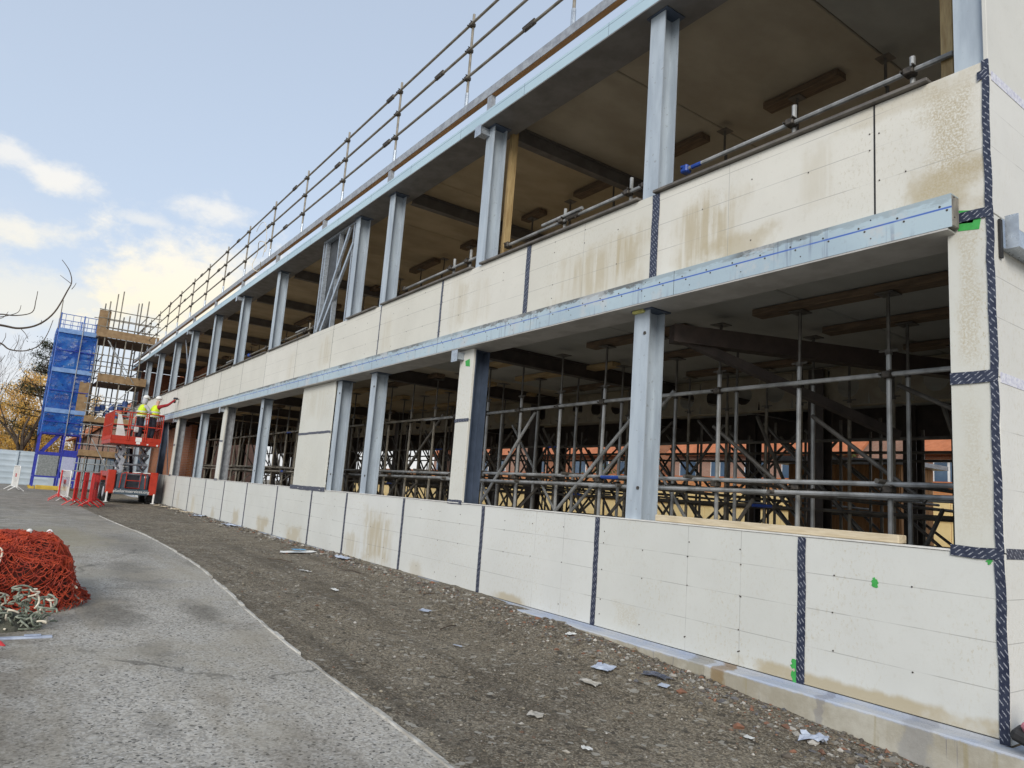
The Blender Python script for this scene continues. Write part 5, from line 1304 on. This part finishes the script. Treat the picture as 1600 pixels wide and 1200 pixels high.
litter(-3.05, 4.95, .34, .26, M_paper, 'pale polythene lump against the rubble below the corner panel', .05, .5, 'polythene')
litter(-3.3, 4.55, .12, .10, M_paper_w, 'small white card below the corner panel', .006, .2, 'card')
litter(-2.75, 4.1, .22, .10, M_paper, 'pale blue crumpled film at the bottom edge of the photo', .03, .8, 'film')
litter(-4.3, 3.42, .22, .18, MATS['dull_film'], 'grey crumpled film in the middle foreground dirt', .025, .8, 'film')
litter(-3.6, 3.3, .13, .09, M_paper_w, 'white film flake in the foreground dirt', .02, .8, 'film')
litter(-6.2, 3.9, .16, .08, M_paper, 'thin grey sliver of plastic on the open dirt', .008, .9, 'scrap')
litter(-10.9, 4.0, .22, .08, M_paper_w, 'tiny white scrap on the dirt past the printed sheet', .008, .3, 'scrap')
litter(-9.2, 3.8, .12, .08, M_paper_w, 'white crumb of board on the dirt near the path edge', .015, .3, 'scrap')
litter(-5.9, 5.1, .22, .12, M_paper_w, 'white film scrap in the rubble below the taped joint', .03, .2, 'film')
for i, (x, y, s) in enumerate(((-31.0, 5.2, .4), (-30.2, 5.0, .35), (-29.3, 5.1, .5), (-28.0, 5.2, .45), (-26.5, 5.3, .6))):
    litter(x, y, s, s * .5, M_timber_pale, ['cream board offcut nearest the scissor lift wheel', 'second cream board offcut from the scissor lift', 'third cream board offcut from the scissor lift, middle one', 'fourth cream board offcut from the scissor lift', 'cream board offcut farthest from the scissor lift'][i], .02, None, 'offcut', 3)
# twigs and sticks
for i, (x, y, a, l) in enumerate(((-10.9, 4.6, .2, .5), (-8.6, 4.8, 1.2, .3), (-6.9, 4.1, 2.0, .3), (-12.5, 3.9, .3, .7))):
    mb = MB(); p = Vector((x, y, gz(x, y) + bumps(x, y) + .02)); q = p + Vector((math.cos(a) * l, math.sin(a) * l, .01)); mb.tube([p, (p + q) / 2 + Vector((0, .02, .015)), q], .008, 5)
    tag(mb.build('twig', M_bark), ['dark twig near the printed paper sheet', 'short dark twig close to the low wall', 'dark twig on the open dirt', 'long dark twig farther along the dirt'][i], 'twig', 'twigs on the dirt')
# pink tool at the corner
P_ = thing('pink_case', 'pink and black tool case lying on the kerb at the corner', 'tool case', (-1.86, 5.42, .26))
def prl(mb, name, m): return child(mb, name, m, P_)
mb = MB(); mb.bbox(-.14, -.10, .0, .34, .14, .07, .02); prl(mb, 'base', M_black)
mb = MB(); mb.bbox(-.11, -.08, .07, .34, .13, .14, .025); prl(mb, 'lid', M_pink)
mb = MB(); mb.tube(smooth_path([(-.06, .0, .13), (-.10, .0, .22), (-.06, .0, .28), (.04, .0, .29), (.14, .0, .27)]), .016, 8); mb.tube([(-.06, 0, .2), (.1, 0, .12)], .014, 6); prl(mb, 'handle', M_black)
P_.rotation_euler = (0, .35, .15); P_.location = (-1.86, 5.42, .31)

# ---------------------------------------------------------------- trees
def branch_tree(mb, p, d, L, r, depth, rg, spread=.55, tips=None, up=.1, seg=3):
    pts = [p.copy()]; q = p.copy(); dd = d.copy()
    for s in range(seg):
        dd = (dd + Vector((rg.gauss(0, .13), rg.gauss(0, .13), rg.gauss(up * .3, .09)))).normalized(); q = q + dd * (L / seg); pts.append(q.copy())
    r1 = r * .6
    mb.tube(pts, r, 6 if r > .05 else 4 if r > .012 else 3, r1, caps=False)
    if depth == 0:
        if tips is not None: tips.append(q)
        return
    nb = rg.choice((2, 3, 3)) if depth > 1 else rg.choice((2, 3, 4))
    for k in range(nb):
        s = rg.uniform(.35, 1.0) if k else 1.0; f = min(int(s * seg), seg - 1); b0 = pts[f].lerp(pts[f + 1], s * seg - f)
        ax = Vector((rg.gauss(0, 1), rg.gauss(0, 1), rg.gauss(0, .5))).normalized()
        nd = (dd + ax * spread * rg.uniform(.6, 1.3) + Vector((0, 0, up))).normalized()
        branch_tree(mb, b0, nd, L * rg.uniform(.58, .82), max(r1 * rg.uniform(.55, .85), .006), depth - 1, rg, spread, tips, up, seg)
        if tips is not None and depth < 3: tips.append(b0)
def leaves(tips, n, rad, size, rg):
    mb = MB()
    for k in range(n):
        c = rg.choice(tips) + Vector((rg.gauss(0, rad), rg.gauss(0, rad), rg.gauss(0, rad)))
        a = Vector((rg.gauss(0, 1), rg.gauss(0, 1), rg.gauss(0, 1))).normalized(); b2 = a.cross(Vector((rg.gauss(0, 1), rg.gauss(0, 1), rg.gauss(0, 1)))).normalized(); s = size * rg.uniform(.6, 1.4)
        mb.add([c - a * s, c + b2 * s * .5, c + a * s, c - b2 * s * .5], [(0, 1, 2, 3)])
    return mb
def make_tree(seed, h, r, leafm, nleaf, rad, size, label, depth=4, spread=.5, up=.18):
    rg = random.Random(seed); t = thing('tree', label, 'tree'); mb = MB(); tips = []
    branch_tree(mb, Vector((0, 0, 0)), Vector((0, 0, 1)), h * .36, r, depth, rg, spread, tips, up)
    child(mb, 'trunk', M_bark, t)
    if leafm: child(leaves(tips, nleaf, rad, size, rg), 'crown', leafm, t)
    return t
def thicket_tree(seed, h, leafm, label, n=5200, wide=.33):
    """upright golden larch: whippy stems with small leaf clumps all the way down"""
    rg = random.Random(seed); t = thing('tree', label, 'tree'); mb = MB(); tips = []
    for s in range(4):
        b0 = Vector((rg.uniform(-.5, .5), rg.uniform(-.5, .5), 0)); top = b0 + Vector((rg.gauss(0, .4), rg.gauss(0, .4), h * rg.uniform(.75, 1)))
        P = [b0.lerp(top, k / 6) + Vector((rg.gauss(0, .12), rg.gauss(0, .12), 0)) for k in range(7)]; mb.tube(P, .09, 5, .015, caps=False)
        for k in range(26):
            f = rg.uniform(.06, .99); p = b0.lerp(top, f); a = rg.uniform(0, 2 * PI); l = h * wide * (1.05 - f) * rg.uniform(.4, 1) + .25
            q = p + Vector((math.cos(a) * l, math.sin(a) * l, l * rg.uniform(.1, .7))); mb.tube([p, (p + q) / 2, q], .025, 3, .006, caps=False)
            for e in range(5): tips.append(p.lerp(q, rg.uniform(.25, 1)))
    child(mb, 'trunk', M_bark, t); child(leaves(tips, n, .22, .075, rg), 'crown', leafm, t)
    return t
TA = thicket_tree(11, 9.0, M_gold, '', 6500); TB = thicket_tree(12, 7.5, M_gold2, '', 5500); TC = thicket_tree(13, 6.5, M_gold, '', 5000, .45)
SP = [(-66, -3.3, TA, 1.0, 'golden leaved tree at the left edge behind the hoarding'), (-64, -1.2, TC, .95, 'bushy golden tree just right of the left edge above the hoarding'), (-70, .6, TB, 1.38, 'tall pale gold tree behind the bare tree'),
      (-62, .9, TC, .9, 'low golden tree directly behind the bare tree trunk'), (-66, 2.6, TA, .95, 'golden tree seen through the blue netting'), (-75, -1.0, TC, 1.1, 'golden tree in the second row at left'),
      (-74, 3.0, TB, 1.1, 'pale gold tree in the second row behind the tower'), (-60, -2.6, TC, .8, 'lowest golden bush at the left edge of the hoarding'), (-72, 5.5, TA, .9, 'golden tree behind the far scaffold'), (-68, -6, TA, 1.0, 'golden tree outside the left edge')]
used = set()
for i, (x, y, p, s, lab) in enumerate(SP):
    o = p if p not in used else copy_tree(p); used.add(p); o.location = (x, y, .27); o.scale = (s, s, s); o.rotation_euler = (0, 0, i * 1.7); o['label'] = lab; o['group'] = 'golden trees behind the hoarding'
# bare dark tree and pine behind the hoarding
rg = random.Random(3); t = thing('tree', 'bare dark forked tree rising behind the pale hoarding', 'tree', (-55, .75, .27)); mb = MB()
branch_tree(mb, Vector((0, 0, 0)), Vector((0, .05, 1)), 2.4, .20, 1, random.Random(2), .2, None, .2)
branch_tree(mb, Vector((0, .05, 2.1)), Vector((0, .18, 1)), 2.6, .13, 5, rg, .5, None, .16); branch_tree(mb, Vector((0, 0, 2.0)), Vector((0, -.75, 1)), 2.6, .10, 5, rg, .5, None, .16)
child(mb, 'trunk', M_bark, t)
for i, (x, y, s, lab) in enumerate(((-80, -2.2, 1.25, 'thin bare tree against the sky at the far left'), (-82, .3, 1.15, 'second thin bare tree right of the far left one'))):
    tt = make_tree(40 + i, 8.0, .13, None, 0, 0, 0, lab, 6, .5, .16); tt.location = (x, y, .27); tt.scale = (s, s, s); tt['group'] = 'bare trees on the skyline'
t = thing('tree', 'dark green pine with layered boughs beside the blue tower', 'tree', (-57, 1.55, .27)); rg = random.Random(8); mb = MB(); mb.tube([(0, 0, 0), (.05, .1, 5), (.0, .1, 9.6)], .17, 7, .03); lf = MB()
for z in np.cumsum([3.2] + [rg.uniform(.25, .95) for _ in range(11)]):
    for k in range(rg.choice((2, 3, 4))):
        a = rg.uniform(0, 2 * PI); l = max(.5, (11.0 - z) * .30) * rg.uniform(.45, 1.35) + .4; z = z + rg.uniform(-.3, .3); q = Vector((math.cos(a) * l, math.sin(a) * l, z + l * .10)); p = Vector((0, .1, z)); mb.tube([p, (p + q) / 2 + Vector((0, 0, -.05)), q], .04, 4, .01, caps=False)
        for e in range(150):
            f = rg.uniform(.25, 1.02); c = p.lerp(q, f) + Vector((rg.gauss(0, .24), rg.gauss(0, .24), rg.gauss(.05, .16))); d = Vector((rg.gauss(0, 1), rg.gauss(0, 1), rg.gauss(.2, .5))).normalized(); s2 = d.cross(Vector((0, 0, 1))); s2 = s2.normalized() * .03
            lf.add([c - d * .14, c + s2, c + d * .14, c - s2], [(0, 1, 2, 3)])
child(mb, 'trunk', M_bark, t); child(lf, 'crown', M_pine, t)
# near bare tree whose twigs reach in from the left
t = thing('tree', 'bare tree outside the left edge reaching thin twigs into the sky', 'tree', (-12.4, -2.6, .27)); t0 = Vector((-12.4, -2.6, .27)); mb = MB()
mb.tube([Vector(p) - t0 for p in ((-12.4, -2.6, .27), (-12.35, -2.55, 2.0), (-12.3, -2.45, 4.2), (-12.3, -2.5, 6.5))], .13, 8, .04)
def yz(px, py):   # a point on the twig plane x = -12 for a place in the picture
    d = R.transposed().inverted() @ Vector(((px - 800) / 1110.0, -(py - 600) / 1110.0, -1)) if False else Vector(R @ Vector(((px - 800) / 1110.0, -(py - 600) / 1110.0, -1)))
    d *= -12.0 / d.x; return Vector((0, 0, 1.6)) + d
def twig(pts, r0, r1): mb.tube([q - t0 for q in smooth_path([yz(*p) for p in pts], 5)], r0, 5, r1)
twig(((-150, 560), (-60, 500), (0, 508), (30, 513), (60, 507), (85, 488), (105, 455), (112, 440), (108, 422), (97, 406)), .02, .004)
twig(((111, 443), (102, 436), (94, 430)), .005, .003); twig(((112, 452), (117, 446), (119, 442)), .005, .003)
twig(((-60, 500), (-20, 495), (0, 491), (25, 493), (50, 488), (56, 470), (59, 455)), .012, .004); twig(((-20, 498), (8, 494), (28, 488), (33, 477)), .008, .003)
twig(((-120, 545), (-30, 530), (0, 536), (15, 546), (40, 548), (62, 539), (74, 522), (83, 500)), .014, .004); twig(((22, 547), (28, 535), (30, 523)), .005, .003); twig(((32, 513), (40, 522), (44, 530)), .005, .003)
twig(((-40, 508), (-10, 500), (5, 496), (13, 487)), .006, .003); twig(((0, 540), (8, 528), (9, 520)), .005, .003); twig(((-20, 575), (0, 565), (8, 555)), .006, .003); twig(((64, 507), (65, 500)), .005, .003)
child(mb, 'trunk', M_bark, t)

# ---------------------------------------------------------------- brick building beyond the scaffold, and houses behind
BB = thing('brick_building', 'brick gable building behind the far tube scaffold', 'building', (-56, 9, .27))
mb = MB(); mb.box(-62, 4.0, .2, -51.0, 14.5, 3.4); mb.prism([(4.0, 3.4), (14.5, 3.4), (14.5, 4.2), (9.2, 8.0)], 'x', -62, -51.0); mb.build('wall', M_brick_pink, BB)
mb = MB(); mb.prism([(3.7, 3.25), (9.2, 8.12), (9.2, 8.3), (3.5, 3.3)], 'x', -62.3, -50.8); mb.build('roof', M_roof, BB)
for y in (5.0, 6.4):
    mb = MB(); mb.box(-51.02, y, 1.2, -50.96, y + .9, 2.5); f = mb.build('window', M_upvc, BB); mb = MB(); mb.box(-50.965, y + .08, 1.28, -50.95, y + .82, 2.42); mb.build('pane', M_glass, f)

HD = thing('yellow_hoarding', 'yellow timber hoarding behind the building, seen through the scaffold', 'hoarding', (-24, 25, .2))
ym = MB(); ym.bbox(-.30, -.02, 0, .30, .02, 2.25, .006); ymm = ym.mesh('board', M_hoard_y); x = 2.0
while x > -62: inst(ymm, 'board', (x, 25 + random.uniform(-.006, .006), .2 + random.uniform(-.02, .02)), HD); x -= .62
mb = MB(); mb.box(-62, 24.90, .7, 2, 24.975, .78); mb.box(-62, 24.90, 1.9, 2, 24.975, 1.98); mb.build('rail', M_hoard_y, HD)
SH = thing('timber_shed', 'brown boarded shed behind the building, seen through the near bay', 'shed', (-9.5, 16.6, .2))
sm3 = MB(); sm3.bbox(-.12, -.015, 0, .12, .015, 2.75, .004); smm3 = sm3.mesh('board', M_shed)
for k in range(11): inst(smm3, 'board', (-10.6 + .25 * k, 16.2, .2), SH)
for k in range(6): inst(smm3, 'board', (-7.98, 16.35 + .25 * k, .2), SH, (0, 0, PI / 2))
mb = MB(); mb.prism([(-11.0, 2.95), (-7.7, 2.95), (-7.7, 3.05), (-11.0, 3.15)], 'y', 15.95, 17.9); mb.build('roof', M_galv_dull, SH)
GW = thing('garden_wall', 'low orange brick wall beyond the yellow hoarding', 'wall', (-20, 29, .2))
mb = MB(); mb.box(-62, 29, .2, 4, 29.22, 3.3); mb.build('wall', brick_mat('orange_brick', (.66, .27, .09), (.55, .20, .06), (.45, .34, .22)), GW)
mb = MB(); mb.box(-62, 28.95, 3.3, 4, 29.27, 3.38); mb.build('coping', M_roof, GW)
def house(x0, x1, lab, y0=34.5, wall=M_brick):
    h = thing('brick_house', lab, 'house', ((x0 + x1) / 2, y0, .2), group='houses behind the site'); dpt = 8.0
    mb = MB(); mb.box(x0, y0, .2, x1, y0 + dpt, 5.2); mb.prism([(y0, 5.2), (y0 + dpt, 5.2), (y0 + dpt / 2, 8.2)], 'x', x0, x1); mb.build('wall', wall, h)
    mb = MB(); c = y0 + dpt / 2
    mb.prism([(y0 - .4, 4.92), (c, 8.24), (c, 8.42), (y0 - .5, 5.02)], 'x', x0 - .3, x1 + .3); mb.prism([(y0 + dpt + .4, 4.92), (y0 + dpt + .5, 5.02), (c, 8.42), (c, 8.24)], 'x', x0 - .3, x1 + .3); rf = mb.build('roof', M_roof, h)
    mb = MB(); mb.box(x1 - 2.2, c - .4, 7.6, x1 - 1.4, c + .4, 9.6); mb.build('chimney', wall, rf)
    n = max(2, int((x1 - x0) / 2.4)); st = (x1 - x0) / n
    for i in range(n):
        for z in (1.1, 3.4):
            xa = x0 + st * (i + .22); xb = x0 + st * (i + .78)
            mb = MB(); mb.box(xa, y0 - .03, z, xb, y0 + .05, z + 1.25); f = mb.build('window', M_upvc, h)
            for k in range(2):
                w0 = xa + .06 + k * (xb - xa) / 2; mb = MB(); mb.box(w0, y0 - .045, z + .07, w0 + (xb - xa) / 2 - .12, y0 - .031, z + 1.18); mb.build('pane', M_glass, f)
    # conservatory
    mb = MB(); xa = x0 + st * .6
    for k in range(6): mb.box(xa + k * .62, y0 - 2.6, .2, xa + k * .62 + .08, y0 - 2.5, 3.0)
    mb.box(xa, y0 - 2.61, 2.95, xa + 3.2, y0 - 2.49, 3.1); mb.box(xa, y0 - 2.61, 2.2, xa + 3.2, y0 - 2.49, 2.26); fr = mb.build('conservatory_frame', M_upvc, h)
    mb = MB(); mb.box(xa + .05, y0 - 2.57, .3, xa + 3.15, y0 - 2.54, 2.95); mb.build('pane', mat('sky_glass', (.16, .33, .52), (.22, .40, .55), .5, .1) if 'sky_glass' not in MATS else MATS['sky_glass'], fr)
    return h
house(-16, -4, 'red roofed brick house behind the nearest open bay')
house(-31, -19, 'pinkish brick house behind the middle bays', wall=M_brick_pink); house(-46, -34, 'brick house behind the far bays', wall=M_brick)
house(-62, -49, 'farthest brick house behind the building', wall=M_brick_pink)
for i, (x, y) in enumerate(((-7.5, 30.5), (-18, 31), (-33, 31))):
    tt = make_tree(70 + i, 4.2, .07, leaf_mat('hedge_leaf', (.10, .13, .035), (.16, .17, .06)) if i == 0 else bpy.data.materials['hedge_leaf'], 3500, .3, .09, ['green shrub beside the nearest house', 'green shrub between the first and second houses', 'green shrub between the second and third houses'][i], 4, .6, .1)
    tt.location = (x, y, .2); tt['category'] = 'shrub'; tt['group'] = 'garden shrubs behind the wall'
